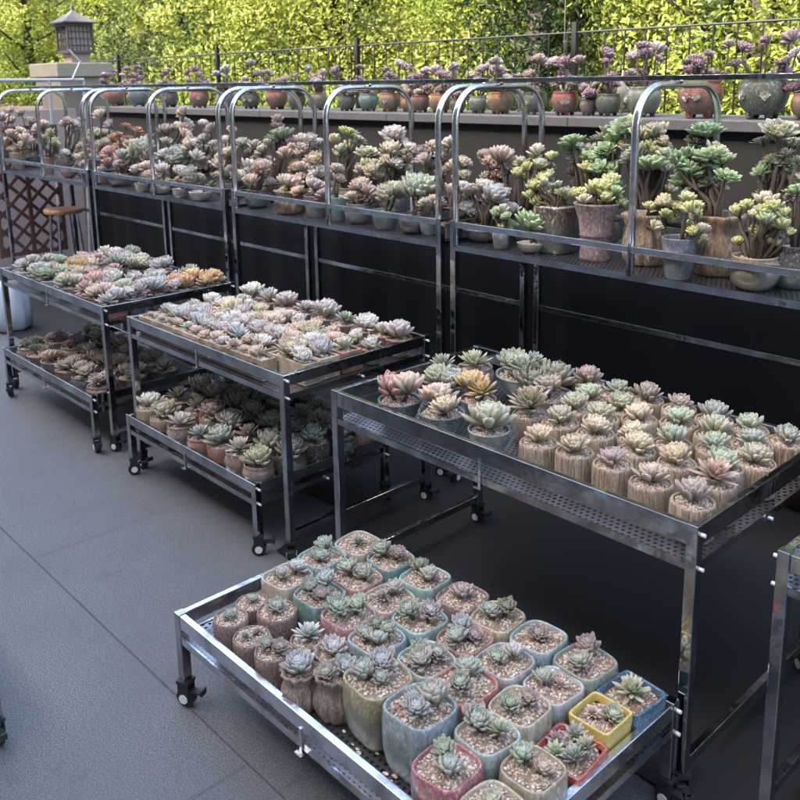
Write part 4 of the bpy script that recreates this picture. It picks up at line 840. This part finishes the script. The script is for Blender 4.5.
# plants on the hooped racks: branching stems carry the rosettes
RKW = {'nearest':'nearest hooped rack','second':'second hooped rack','third':'third hooped rack','farthest':'farthest hooped rack'}
for rk, x, y, kind, r, h, pc, ros in RACK_PLANTS:
    t, zs = pot_base((x, y, RZ-.003), kind, r, h, pc, None, 0)
    tag(t, 'x', 'potted plant', 'pots on the ' + RKW[rk])
    for i, (dx, dy, dz, s_, kd, lc) in enumerate(ros):
        tx = -dy*2.5*0 + rnd.uniform(-.35,.15) + .35; ty = max(-.7, min(.7, dx*5)) + rnd.uniform(-.2,.2)
        ddy = dy + rnd.uniform(-.02,.03)
        rosette(kd, lc, t, (dx, ddy, dz-s_*.25), s_*(1.22 if kd == 'flat' else .98)*(1 if rk == 'nearest' else .88), (tx, ty))
        b0 = Vector((dx*.15, ddy*.15, zs-.01)); e_ = Vector((dx, ddy, dz-s_*.22))
        if e_.z - b0.z < -.02 or (e_-b0).length > .015:
            m1 = b0.lerp(e_, .4) + Vector((rnd.uniform(-.012,.012)-dx*.2, rnd.uniform(-.012,.012), .25*abs(dx)*0 + .01))
            m2 = b0.lerp(e_, .75) + Vector((rnd.uniform(-.01,.01)-dx*.08, 0, -.004))
            st = MB(); q_ = .0055; st.tube([b0, m1, m2, e_+Vector((0,0,.01))], [q_*1.3, q_*1.1, q_, q_*.8], 7)
            build(st, 'stem', 'stem', t, smooth=True)
    for _ in range(((22 if len(ros) > 4 else 12) if rk == 'nearest' else (8 if rk == 'second' else 6)) if len(ros) > 2 else 1):     # low infill shoots between the main heads
        a, b_ = rnd.choice(ros), rnd.choice(ros); k = rnd.random()
        dz = (a[2]*k+b_[2]*(1-k)) - rnd.uniform(-.01,.11)*(1 if rnd.random() < .8 else 1.6)
        dx_, dy_ = a[0]*k+b_[0]*(1-k)+rnd.uniform(-.02,.02), rnd.uniform(0,.07)
        if dz < zs: continue
        s_ = max(.020, min(a[3], b_[3])*rnd.uniform(.65,1.))
        rosette(a[4], a[5], t, (dx_, dy_, dz), s_, (rnd.uniform(-.2,.6), rnd.uniform(-.5,.5)))
        st = MB(); st.tube([(dx_*.2, dy_*.2, zs-.01), (dx_*.7, dy_*.8, zs+(dz-zs)*.5), (dx_, dy_, dz+.006)], [.006,.005,.004], 6)
        build(st, 'stem', 'stem', t, smooth=True)
    depth = 'front' if y < 2.6 else ('middle' if y < 2.75 else 'back')
    lc = ros[0][5]
    PLANTS.append((t, f'{depth} row of {RKW[rk]}', x, look(lc, len(ros), kind, pc)))

# ------------------------------------------------------------------ planter wall, fence, pots on the wall
t = empty('planter_wall', (-2.6, 3.55, 0)); tag(t, 'long dark charcoal wall behind the racks with a grey stone cap', 'wall')
mb = MB(); mb.box(-4.62, 5.6, -.22, .22, 0, 1.385); build(mb, 'wall', 'wall_dark', t)
x = -4.64
k = 0
while x < 5.6:                      # cap stones with fine joints
    mb = MB(); mb.box(x+.0015, min(x+1.2, 5.64)-.0015, -.255, .255, 1.387, 1.43); build(mb, 'cap_stone', 'cap_stone', t, bevel=.004); x += 1.2
for i, (x, r, pc) in enumerate(WALL_POTS):
    h = r*1.75; y = 3.45 + rnd.uniform(-.01,.02); z0 = 1.431
    t = empty('footed_pot', (x, y, z0), rnd.uniform(-.4,.4)); tag(t, 'x', 'potted plant', 'footed round pots on the wall cap')
    me, (ri, hi) = potm('round'); ft = h*.14
    link('pot', me, t, (0,0,ft*.7), scale=(r, r, h*.86), color=POT[pc])
    link('soil', SOIL[False, i % 3], t, (0,0,ft*.7+h*.86*hi), scale=(r*ri, r*ri, r))
    for k in range(4):
        q = k*PI/2+.75; f_ = MB(); f_.lathe([(r*.10,0),(r*.15,ft*.3),(r*.19,ft),(r*.17,ft*1.5)], 10, None, r*.52*math.cos(q), r*.52*math.sin(q), 0)
        build(f_, 'foot', 'clay', t, smooth=True, color=tuple(c_*.6 for c_ in POT[pc]))
    zs = ft*.7+h*.8
    nr = rnd.randint(11, 15) if r > .06 else rnd.randint(7, 10)
    for k in range(nr):
        q = rnd.uniform(0, 6.28); ext = r*rnd.uniform(.2, 1.7); up_ = zs + rnd.uniform(.0, .07) + (rnd.random() < .4)*rnd.uniform(.02,.13)
        ex, ey = ext*math.cos(q), ext*math.sin(q)*.7
        s_ = rnd.uniform(.024,.040)
        lc = rnd.choice(['purple','mauve','mauve','lavender','purple'])
        rosette(rnd.choice(['ech','ech','flat']), lc, t, (ex, ey, up_), s_, (rnd.uniform(.0,.7), rnd.uniform(-.6,.6)))
        st = MB(); st.tube([(0,0,zs-.01),(ex*.45,ey*.45,zs+.012),(ex*.9,ey*.9,(zs+up_)/2),(ex,ey,up_+.004)], [.0045,.004,.0035,.003], 6); build(st, 'stem', 'stem', t, smooth=True)
    if r > .06:   # blossoms moulded on the pot's belly
        for k in range(2):
            q = -PI/2 + rnd.uniform(-.8,.8); fl = rosette('flat', 'white', t, (r*.93*math.cos(q), r*.93*math.sin(q), h*.55), r*.22, (PI/2, 0), 'moulded_flower'); fl.rotation_euler = (PI/2, 0, q+PI/2)
    PLANTS.append((t, 'footed pots on the wall cap', x, f'small {pc} pot of mauve rosettes'))
# watering bulbs
for i, x in enumerate((-5.70, -5.02, -4.40, -3.88, -3.58, -3.02, -2.74, -2.40)):
    mb = MB(); mb.lathe([(.004,0),(.005,.05),(.020,.075),(.026,.10),(.022,.125),(.010,.165),(.003,.20),(.0005,.203)], 14)
    o = build(mb, 'watering_bulb', 'bulb_plastic', smooth=True, loc=(x, 3.66, 1.4305)); 
    tag(o, ('leftmost' if i == 0 else ORD[i] + ' from left') + ' of the small pale teardrop watering bulbs behind the wall pots', 'watering bulb', 'watering bulbs behind the wall pots')
# fence
FY = 4.20
t = empty('iron_fence', (-4, FY, 1.30)); tag(t, 'thin black iron railing fence in front of the sunlit trees', 'fence')
for x in (-10.45, -8.60, -6.76, -4.93, -3.07, -1.22, .63):
    mb = MB(); mb.box(x+4-.015, x+4+.015, -.015, .015, 0, .60); build(mb, 'post', 'black_iron', t)
for z in (.10, .30, .545):
    mb = MB(); mb.tube([(-6.6,0,z),(5.4,0,z)], .006, 8); build(mb, 'rail', 'black_iron', t)
x = -6.5
mb = MB(); n = 0
while x < 5.3:
    if all(abs(x - (p+4)) > .04 for p in (-10.45,-8.60,-6.76,-4.93,-3.07,-1.22,.63)):
        b2 = MB(); b2.tube([(x,0,.02),(x,0,.545)], .0042, 6); build(b2, 'picket', 'black_iron', t); n += 1
    x += .125
# long thin pole rising from the fence posts
for i, px in enumerate((-3.07, -4.93)):
    mb = MB(); mb.tube([(0,0,0),(0.01,0,1.6)], .003, 8); o = build(mb, 'thin_pole', 'lantern_bronze', loc=(px-.03, 4.14, 1.302))
    tag(o, ['thin pale pole rising beside the fence post right of centre', 'thin pale pole rising beside the fence post left of centre'][i], 'pole')

# ------------------------------------------------------------------ pillar, lantern, frame, lattice, stool, bag
t = empty('stone_pillar', (-8.52, 3.675, 0)); tag(t, 'square stone pillar with a broad flat cap at upper left', 'pillar')
mb = MB(); mb.box(-.25,.25,-.20,.20,0,1.60); build(mb, 'shaft', 'pillar_dark', t)
mb = MB(); mb.box(-.29,.29,-.235,.235,1.601,1.68); build(mb, 'neck_course', 'pillar_stone', t, bevel=.006)
mb = MB(); mb.box(-.33,.33,-.27,.27,1.681,1.81); build(mb, 'cap', 'pillar_stone', t, bevel=.01)
t = empty('lantern', (-8.47, 3.72, 1.811)); t.scale = (.76,.76,.90); tag(t, 'square bronze lantern with a flared roof standing on the stone pillar', 'lantern')
mb = MB(); mb.box(-.12,.12,-.12,.12,0,.095); build(mb, 'base', 'lantern_panel', t, bevel=.004)
mb = MB(); mb.box(-.17,.17,-.17,.17,.097,.125); mb.box(-.17,.17,-.17,.17,.372,.40)
for sx in (-1,1):
    for sy in (-1,1): mb.box(sx*.155-.014, sx*.155+.014, sy*.155-.014, sy*.155+.014, .126, .371)
build(mb, 'frame', 'lantern_bronze', t, bevel=.002)
mb = MB(); mb.box(-.135,.135,-.135,.135,.126,.371); build(mb, 'panel', 'lantern_panel', t)
mb = MB()
for k in range(-2, 3):
    for s_ in (-1, 1):
        mb.box(k*.05-.004, k*.05+.004, s_*.146-.005, s_*.146+.005, .127, .370); mb.box(s_*.146-.005, s_*.146+.005, k*.05-.004, k*.05+.004, .127, .370)
for z in (.18,.25,.32):
    for s_ in (-1,1): mb.box(-.134,.134, s_*.143-.004, s_*.143+.004, z-.004, z+.004); mb.box(s_*.143-.004, s_*.143+.004, -.134,.134, z-.004, z+.004)
build(mb, 'fretwork', 'lantern_bronze', t)
mb = MB(); mb.lathe([(.31,.402),(.31,.415),(.22,.445),(.12,.485),(.05,.52),(.02,.54),(.02,.58),(.0005,.60)], 4, None); build(mb, 'roof', 'lantern_bronze', t, rot=(0,0,PI/4))

t = empty('folding_frame', (-7.55, 3.0, 0)); tag(t, 'white metal folding frame standing in front of the stone pillar', 'frame')
mb = MB(); mb.tube([(-.1,-.42,1.655),(.05,.34,1.650)], .014, 8); build(mb, 'top_bar', 'white_metal', t)
mb = MB(); mb.tube([(-.0,.06,1.645),(.03,.02,.0)], .013, 8); build(mb, 'leg', 'white_metal', t)
mb = MB(); mb.tube([(.05,.34,1.645),(.12,.22,.0)], .013, 8); build(mb, 'leg', 'white_metal', t)
mb = MB(); mb.tube([(.045,.24,1.65),(.02,.335,1.80),(-.02,.26,1.90)], .009, 8); build(mb, 'hook', 'white_metal', t)

t = empty('lattice_screen', (-7.22, 2.68, .28)); tag(t, 'brown diagonal wooden lattice screen beyond the farthest rack', 'lattice')
mb = MB(); hw, hh = .27, 1.02
for yb in (-hw, hw-.03, -.015): mb.box(-.012,.012,yb,yb+.03,0,hh)
build(mb, 'frame', 'brown_wood', t)
for z in (0, hh-.03): mb = MB(); mb.box(-.0135,.0135,-hw-.001,hw+.001,z+.001,z+.031); build(mb, 'cross_rail', 'brown_wood', t)
for s_ in (-1, 1):
    mb = MB()
    for k in range(-4, 10):
        c0 = k*.145; a0 = Vector((s_*.005, -hw*s_, c0)); a1 = Vector((s_*.005, hw*s_, c0+2*hw))
        # clip to frame height
        if c0 < 0: a0 = Vector((s_*.005, (-hw - c0)*s_, 0))
        if c0+2*hw > hh: a1 = Vector((s_*.005, (-hw+(hh-c0))*s_, hh))
        if a1.z-a0.z < .03: continue
        d = (a1-a0).normalized(); nn = Vector((0,-d.z,d.y))*.013; th_ = Vector((.004,0,0))
        v_ = [a0-nn-th_, a0+nn-th_, a1+nn-th_, a1-nn-th_, a0-nn+th_, a0+nn+th_, a1+nn+th_, a1-nn+th_]
        mb.add(v_, [(0,3,2,1),(4,5,6,7),(0,1,5,4),(1,2,6,5),(2,3,7,6),(3,0,4,7)])
    build(mb, 'slat', 'brown_wood', t)
t = empty('screen_wall', (-8.0, 2.9, 0)); tag(t, 'pale pinkish board wall seen through the brown lattice', 'wall')
mb = MB(); mb.box(-.03,.03,-.75,.55,0,1.40); build(mb, 'board', 'pale_board', t)

t = empty('bar_stool', (-6.62, 2.70, 0)); tag(t, 'tall stool with a round wooden seat and steel legs at left', 'stool')
mb = MB(); mb.lathe([(.02,.668),(.135,.668),(.142,.675),(.142,.692),(.135,.70),(.0005,.70)], 28); build(mb, 'seat', 'stool_wood', t, smooth=False)
for k in range(4):
    q = PI/4+k*PI/2; mb = MB(); mb.tube([(.10*math.cos(q),.10*math.sin(q),.667),(.15*math.cos(q),.15*math.sin(q),0)], .012, 8); build(mb, 'leg', 'bright_steel', t)
mb = MB(); pts = [(.132*math.cos(2*PI*k/24),.132*math.sin(2*PI*k/24),.25) for k in range(25)]; mb.tube(pts, .007, 6); build(mb, 'footring', 'bright_steel', t)
mb = MB(); r_ = random.Random(3); prof = [(.085,0),(.12,.03),(.125,.12),(.11,.22),(.085,.29),(.07,.33),(.0005,.335)]
mb.lathe(prof, 30, lambda q, i, k, h: 1+.09*math.sin(5*q+h*9)+.06*math.sin(11*q-h*14))
tag(build(mb, 'plastic_bag', 'bag', smooth=True, loc=(-6.05, 2.05, .0)), 'crumpled pale plastic bag on the paving at the left edge', 'bag')

# fallen bits on the low cart shelf
mb = MB(); r_ = random.Random(9)
for _ in range(420):
    cx, cy = r_.uniform(-1.35,-.87), r_.uniform(.99,1.58); s_ = r_.uniform(.0012,.0045); q = r_.uniform(0,3)
    mb.add([(cx+(a*math.cos(q)-b_*math.sin(q))*s_, cy+(a*math.sin(q)+b_*math.cos(q))*s_*.6, .2065+c_*s_*.35+s_*.3) for a, b_, c_ in ICO_V], ICO_F, (r_.random(),0,0))
tag(build(mb, 'fallen_debris', 'gravel', attr=True), 'scattered grit and dry leaf bits on the pulled-out low cart shelf', 'debris', kind='stuff')

# ------------------------------------------------------------------ labels of all pots from their looks and places
from collections import defaultdict
grp = defaultdict(list)
for o, place, x, lk in PLANTS: grp[place].append((x, o, lk))
for place, Ls in grp.items():
    Ls.sort(key=lambda e: e[0]); n = len(Ls)
    for i, (x, o, lk) in enumerate(Ls):
        if i == n-1 and n > 1: w = 'rightmost'
        elif i == 0: w = 'leftmost'
        elif i < (n+1)//2: w = ORD[i] + ' from left'
        else: w = ORD[n-1-i] + ' from right'
        if n == 1: w = 'only one'
        s_ = f'{lk}, {w}, {place}'
        if len(s_.split()) > 16:
            for a in (' one', ' two', ' three', ' four', ' five', ' many'): s_ = s_.replace(' of' + a, ' of')
        if len(s_.split()) > 16: s_ = s_.replace(' potted', '').replace(' small round', ' small').replace(' hooped', '')
        if len(s_.split()) > 16: s_ = s_.replace('mauve brown', 'brownish').replace('pinkish cream', 'pinkish').replace('mauve green', 'mauve')
        o['label'] = s_

# ------------------------------------------------------------------ ground
mb = MB(); mb.add([(-150,-60,0),(150,-60,0),(150,150,0),(-150,150,0)], [(0,1,2,3)]); tag(build(mb, 'pavement', 'paving'), 'grey speckled stone paving', kind='structure')
mb = MB(); J = .0013; K = .0007
for y in (.98,):
    mb.add([(-14,y-J,.004),(6,y-J,.004),(6,y+J,.004),(-14,y+J,.004)], [(0,1,2,3)])
for x, ya, yb in ((-2.945,.984,4),(-3.62,.984,4),(-1.5,.984,4),(-4.9,.984,4),(-1.62,-1.4,.976)):
    mb.add([(x-K,ya,.004),(x+K,ya,.004),(x+K,min(yb,3.3),.004),(x-K,min(yb,3.3),.004)], [(0,1,2,3)])
tag(build(mb, 'paving_joint', 'joint'), 'thin dark joints between the paving slabs', kind='structure')
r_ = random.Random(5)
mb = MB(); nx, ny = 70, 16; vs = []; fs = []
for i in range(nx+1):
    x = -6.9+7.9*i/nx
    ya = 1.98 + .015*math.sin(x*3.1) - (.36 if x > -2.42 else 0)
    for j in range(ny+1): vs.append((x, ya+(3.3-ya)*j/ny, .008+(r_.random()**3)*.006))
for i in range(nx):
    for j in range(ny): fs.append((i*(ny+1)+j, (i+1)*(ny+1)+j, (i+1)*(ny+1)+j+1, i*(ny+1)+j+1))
mb.add(vs, fs); tag(build(mb, 'ground_shade', 'shade_black', smooth=True), 'near-black layer painting in the shade on the ground under the racks', kind='structure')  # near-black layer lays painted shade over the paving below racks and carts
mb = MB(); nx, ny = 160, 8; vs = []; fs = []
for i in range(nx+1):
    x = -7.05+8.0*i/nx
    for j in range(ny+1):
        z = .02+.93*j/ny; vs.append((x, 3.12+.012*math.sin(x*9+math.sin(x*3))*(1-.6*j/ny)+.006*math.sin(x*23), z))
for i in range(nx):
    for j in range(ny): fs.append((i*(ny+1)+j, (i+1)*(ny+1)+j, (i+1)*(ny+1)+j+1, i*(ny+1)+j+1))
mb.add(vs, fs); co_ = build(mb, 'backing_shade', 'shade_black', smooth=True); sm = co_.modifiers.new('thickness', 'SOLIDIFY'); sm.thickness = .002  # near-black surface added as painted shade below the rack shelves
tag(co_, 'black cloth painting in the shade behind the legs of the racks', 'backdrop')
mb = MB(); mb.box(-7.20, 60, 3.775, 60, .01, 1.30); tag(build(mb, 'planting_bed', 'soil_dark'), 'raised bed of soil behind the wall', kind='structure')
mb = MB(); mb.box(-80, -9.1, 5.0, 60, .01, 1.30); mb.box(-9.1, -7.2, 5.0, 60, .01, 1.30); tag(build(mb, 'lawn', 'soil_dark'), 'raised planted ground beyond the pillar', kind='structure')

# ------------------------------------------------------------------ trees
def tree(x, y, gz, H, rad, leafm, label, seed, n_small, leaf, zlo, zhi, n_big, dens_low=1.):
    r_ = random.Random(seed); t = empty('tree', (x, y, gz)); tag(t, label, 'tree', 'trees behind the fence')
    tk = MB(); tk.tube([(0,0,-.02),(.04,.02,.6),(-.03,.05,1.6),(.05,0,H*.45),(.0,.05,H*.8)], [.10,.085,.07,.05,.02], 10)
    for k in range(16):
        q = r_.uniform(0,6.28); z = r_.uniform(.15, H*.7); e_ = rad*r_.uniform(.5,.85)
        tk.tube([(0,0,z),(e_*.5*math.cos(q),e_*.5*math.sin(q),z+e_*.22),(e_*math.cos(q),e_*math.sin(q),z+e_*.5)], [.03,.018,.006], 6)
    build(tk, 'trunk', 'bark', t, smooth=True)
    # clumps
    cl = []
    for k in range(95):
        z = r_.uniform(.0, 1)**1.25*H; rr = rad*(1-.55*max(0, z/H-.45))*math.sqrt(r_.random()); q = r_.uniform(0,6.28)
        cl.append((rr*math.cos(q), rr*math.sin(q), z, r_.uniform(.22,.5), r_.random()))
    low = [c for c in cl if zlo-.3 < c[2]+0 < zhi+.3] or cl
    mb = MB()
    def lf(cx, cy, cz, s_, tone):
        a = Vector((r_.gauss(0,1), r_.gauss(0,1)-.5, r_.gauss(0,.8)+.5)).normalized()
        d = a.cross(Vector((r_.gauss(0,1), r_.gauss(0,1), r_.gauss(-.6,1)))).normalized(); w = a.cross(d)
        p = Vector((cx,cy,cz)); tip = d*s_; m_ = w*s_*.30
        u = a*s_*.10; mb.add([p-d*s_*.5, p-d*s_*.15+m_*.85+u, p+d*s_*.25+m_*.7+u, p+tip*.62-u, p+d*s_*.25-m_*.7+u, p-d*s_*.15-m_*.85+u], [(0,1,2,3),(0,3,4,5)], (tone, 0, 0))
    def put(cs, n, s0):
        for _ in range(n):
            c = r_.choice(cs); q = Vector((r_.gauss(0,1), r_.gauss(0,1), r_.gauss(0,1)))
            q = q.normalized()*c[3]*r_.random()**.4
            z = c[2]+q.z*.8
            if z < 0.02: continue
            lf(c[0]+q.x, c[1]+q.y, z, s0*r_.uniform(.6,1.25), min(1, max(0, c[4]*.85+r_.random()*.22)))
    put(low, n_small, leaf); put([c for c in cl if c[2] > zhi] or cl, n_big, leaf*2.4)
    build(mb, 'crown', leafm, t, attr=True)
    return t
G = 1.30
names = {'leaf_yellow':'sunlit yellow-green','leaf_green':'mid green','leaf_dark':'dark green'}
front = [(-15.6,6.0,'leaf_yellow'),(-19.5,7.4,'leaf_yellow'),(-16.0,7.6,'leaf_yellow'),(-13.4,7.0,'leaf_yellow'),(-11.6,6.6,'leaf_green'),(-9.6,6.4,'leaf_yellow'),(-7.8,6.3,'leaf_yellow'),(-6.1,6.2,'leaf_yellow'),(-4.7,6.3,'leaf_yellow'),(-4.12,5.15,'leaf_dark'),(-3.0,6.2,'leaf_yellow'),(-1.6,6.0,'leaf_yellow'),(-.2,6.2,'leaf_green')]
WH = ['at the left edge, nearest of those left of the lantern','at the left edge, farther than its neighbour','farthest left, beyond the lantern','just left behind the lantern','directly right of the lantern','second right of the lantern','behind the third hooped rack','behind the seam of second and third racks','behind the second hooped rack','narrow, behind the fence post right of centre','just right of the dark narrow tree','behind the right-hand wall pots','at the right edge']
for i, (x, y, lm) in enumerate(front):
    dark = lm == 'leaf_dark'
    tree(x, y, G, 3.6 if not dark else 3.4, 1.15 if not dark else .36, lm, f'{names[lm]} leafy tree, {WH[i]}', 40+i, 15000 if not dark else 4500, .047 if x > -9 else .062, 0, 1.6 if x > -9 else 2.6, 1200)
# second and third line farther off
for i, (x, y, lm) in enumerate([(-22,10,'leaf_yellow'),(-18.5,9.5,'leaf_green'),(-15,9.5,'leaf_yellow'),(-11.5,9,'leaf_green'),(-8.5,8.8,'leaf_yellow'),(-5.6,8.8,'leaf_green'),(-3.0,8.8,'leaf_yellow'),(-.6,8.6,'leaf_green')]):
    tree(x, y, G, 5., 1.9, lm, f'taller {names[lm]} background tree, {ORD[i] + (" from left" if i else "")} in the row behind', 70+i, 9000, .085, 0, 3.0, 1500)
mb = MB(); r_ = random.Random(77)
for _ in range(26000):
    x = r_.uniform(-60, 16); y = 16+r_.uniform(0,5)+abs(x+10)*.05; z = 1.3+r_.random()*(6.5+1.5*math.sin(x*.7)+math.sin(x*1.9))
    a = Vector((r_.gauss(0,1), r_.gauss(0,1)-.8, r_.gauss(0,.8)+.4)).normalized(); d = a.cross(Vector((r_.gauss(0,1),r_.gauss(0,1),r_.gauss(0,1)))).normalized(); w = a.cross(d); s_ = r_.uniform(.15,.34); p = Vector((x,y,z))
    mb.add([p-d*s_, p+w*s_*.45, p+d*s_, p-w*s_*.45], [(0,1,2,3)], (min(1, r_.random()*.6+.35*(math.sin(x*.9)+math.sin(z*2+x))),0,0))
tag(build(mb, 'far_wood', 'leaf_green', attr=True), 'far-off mass of sunlit woodland closing the view', 'woodland', kind='stuff')
# pale house far behind at upper left
t = empty('house', (-53, 19, 0)); tag(t, 'far pinkish house half hidden above the trees at upper left', 'house')
mb = MB(); mb.box(-2.6,2.6,-2.6,2.6,0,8.0); build(mb, 'wall', 'house_wall', t)
mb = MB(); mb.add([(-3,-3,8.01),(3,-3,8.01),(3,3,8.01),(-3,3,8.01),(-1,0,9.4),(1,0,9.4)], [(0,1,5,4),(1,2,5),(2,3,4,5),(3,0,4),(3,2,1,0)]); build(mb, 'roof', 'house_roof', t)
for k in range(3):
    for z in (2.0, 5.0):
        mb = MB(); mb.box(-2.2+k*1.6, -1.3+k*1.6, -2.63, -2.59, z, z+1.5); build(mb, 'window', 'window_dark', t)

# unseen building added behind the viewer so that its shade covers the stall
t = empty('unseen_building', (-6, -9.5, 0)); tag(t, 'unseen long plain building added across the paving to shade the stall', 'building')
HB = 10.7
mb = MB(); mb.box(-34,34,-4,4,0,HB); build(mb, 'wall', 'added_facade', t)
for k in range(-8, 9):
    for z in (1.0, 4.2, 7.4):
        mb = MB(); mb.box(k*4-.8, k*4+.8, 3.99, 4.03, z, z+1.6); build(mb, 'window', 'window_dark', t)

# ------------------------------------------------------------------ light, sky, camera
SUN_EL, SUN_AZ = R(42), R(12)    # sun stands behind the viewer (towards -Y), a little to the left
d = Vector((-math.sin(SUN_AZ)*math.cos(SUN_EL), -math.cos(SUN_AZ)*math.cos(SUN_EL), math.sin(SUN_EL)))
ld = bpy.data.lights.new('sun', 'SUN'); ld.energy = 2.6; ld.angle = R(.53); ld.color = (1., .95, .86)
lo = bpy.data.objects.new('sun', ld); col.objects.link(lo); lo.rotation_euler = d.to_track_quat('Z', 'Y').to_euler(); lo.location = (0,-5,12)
w = bpy.data.worlds.new('World'); scene.world = w; w.use_nodes = True; nt = w.node_tree
bg = nt.nodes['Background']; sk = N(nt, 'ShaderNodeTexSky'); sk.sky_type = 'NISHITA'; sk.sun_disc = False
sk.sun_elevation = SUN_EL; sk.sun_rotation = math.atan2(d.x, d.y); sk.air_density = 1.; sk.dust_density = 4.5; sk.ozone_density = 0.
L(nt, sk.outputs[0], bg.inputs[0]); bg.inputs[1].default_value = .15

cam = bpy.data.cameras.new('camera'); co = bpy.data.objects.new('camera', cam); col.objects.link(co); scene.camera = co
cam.sensor_width = 36; cam.lens = 894.555/800*36; cam.shift_y = -(400-272.0)/800; cam.clip_start = .05; cam.clip_end = 400
cam.dof.use_dof = True; cam.dof.focus_distance = 2.7; cam.dof.aperture_fstop = 8.
r_ = Vector((0.682738696602718, 0.7304911831462156, -0.015827302576997417)); u_ = Vector((-0.14221727792581104, 0.15410539540764734, 0.9777657045354091)); f_ = Vector((-0.7166882990677289, 0.6653075668079348, -0.20910218441592351))
mw = Matrix(((r_.x,u_.x,-f_.x,0),(r_.y,u_.y,-f_.y,0),(r_.z,u_.z,-f_.z,1.6),(0,0,0,1))); co.matrix_world = mw
scene.view_settings.view_transform = 'Standard'; scene.view_settings.look = 'None'; scene.view_settings.gamma = 1; scene.view_settings.use_curve_mapping = False
scene.view_settings.exposure = 2.9
scene.render.engine = 'CYCLES'
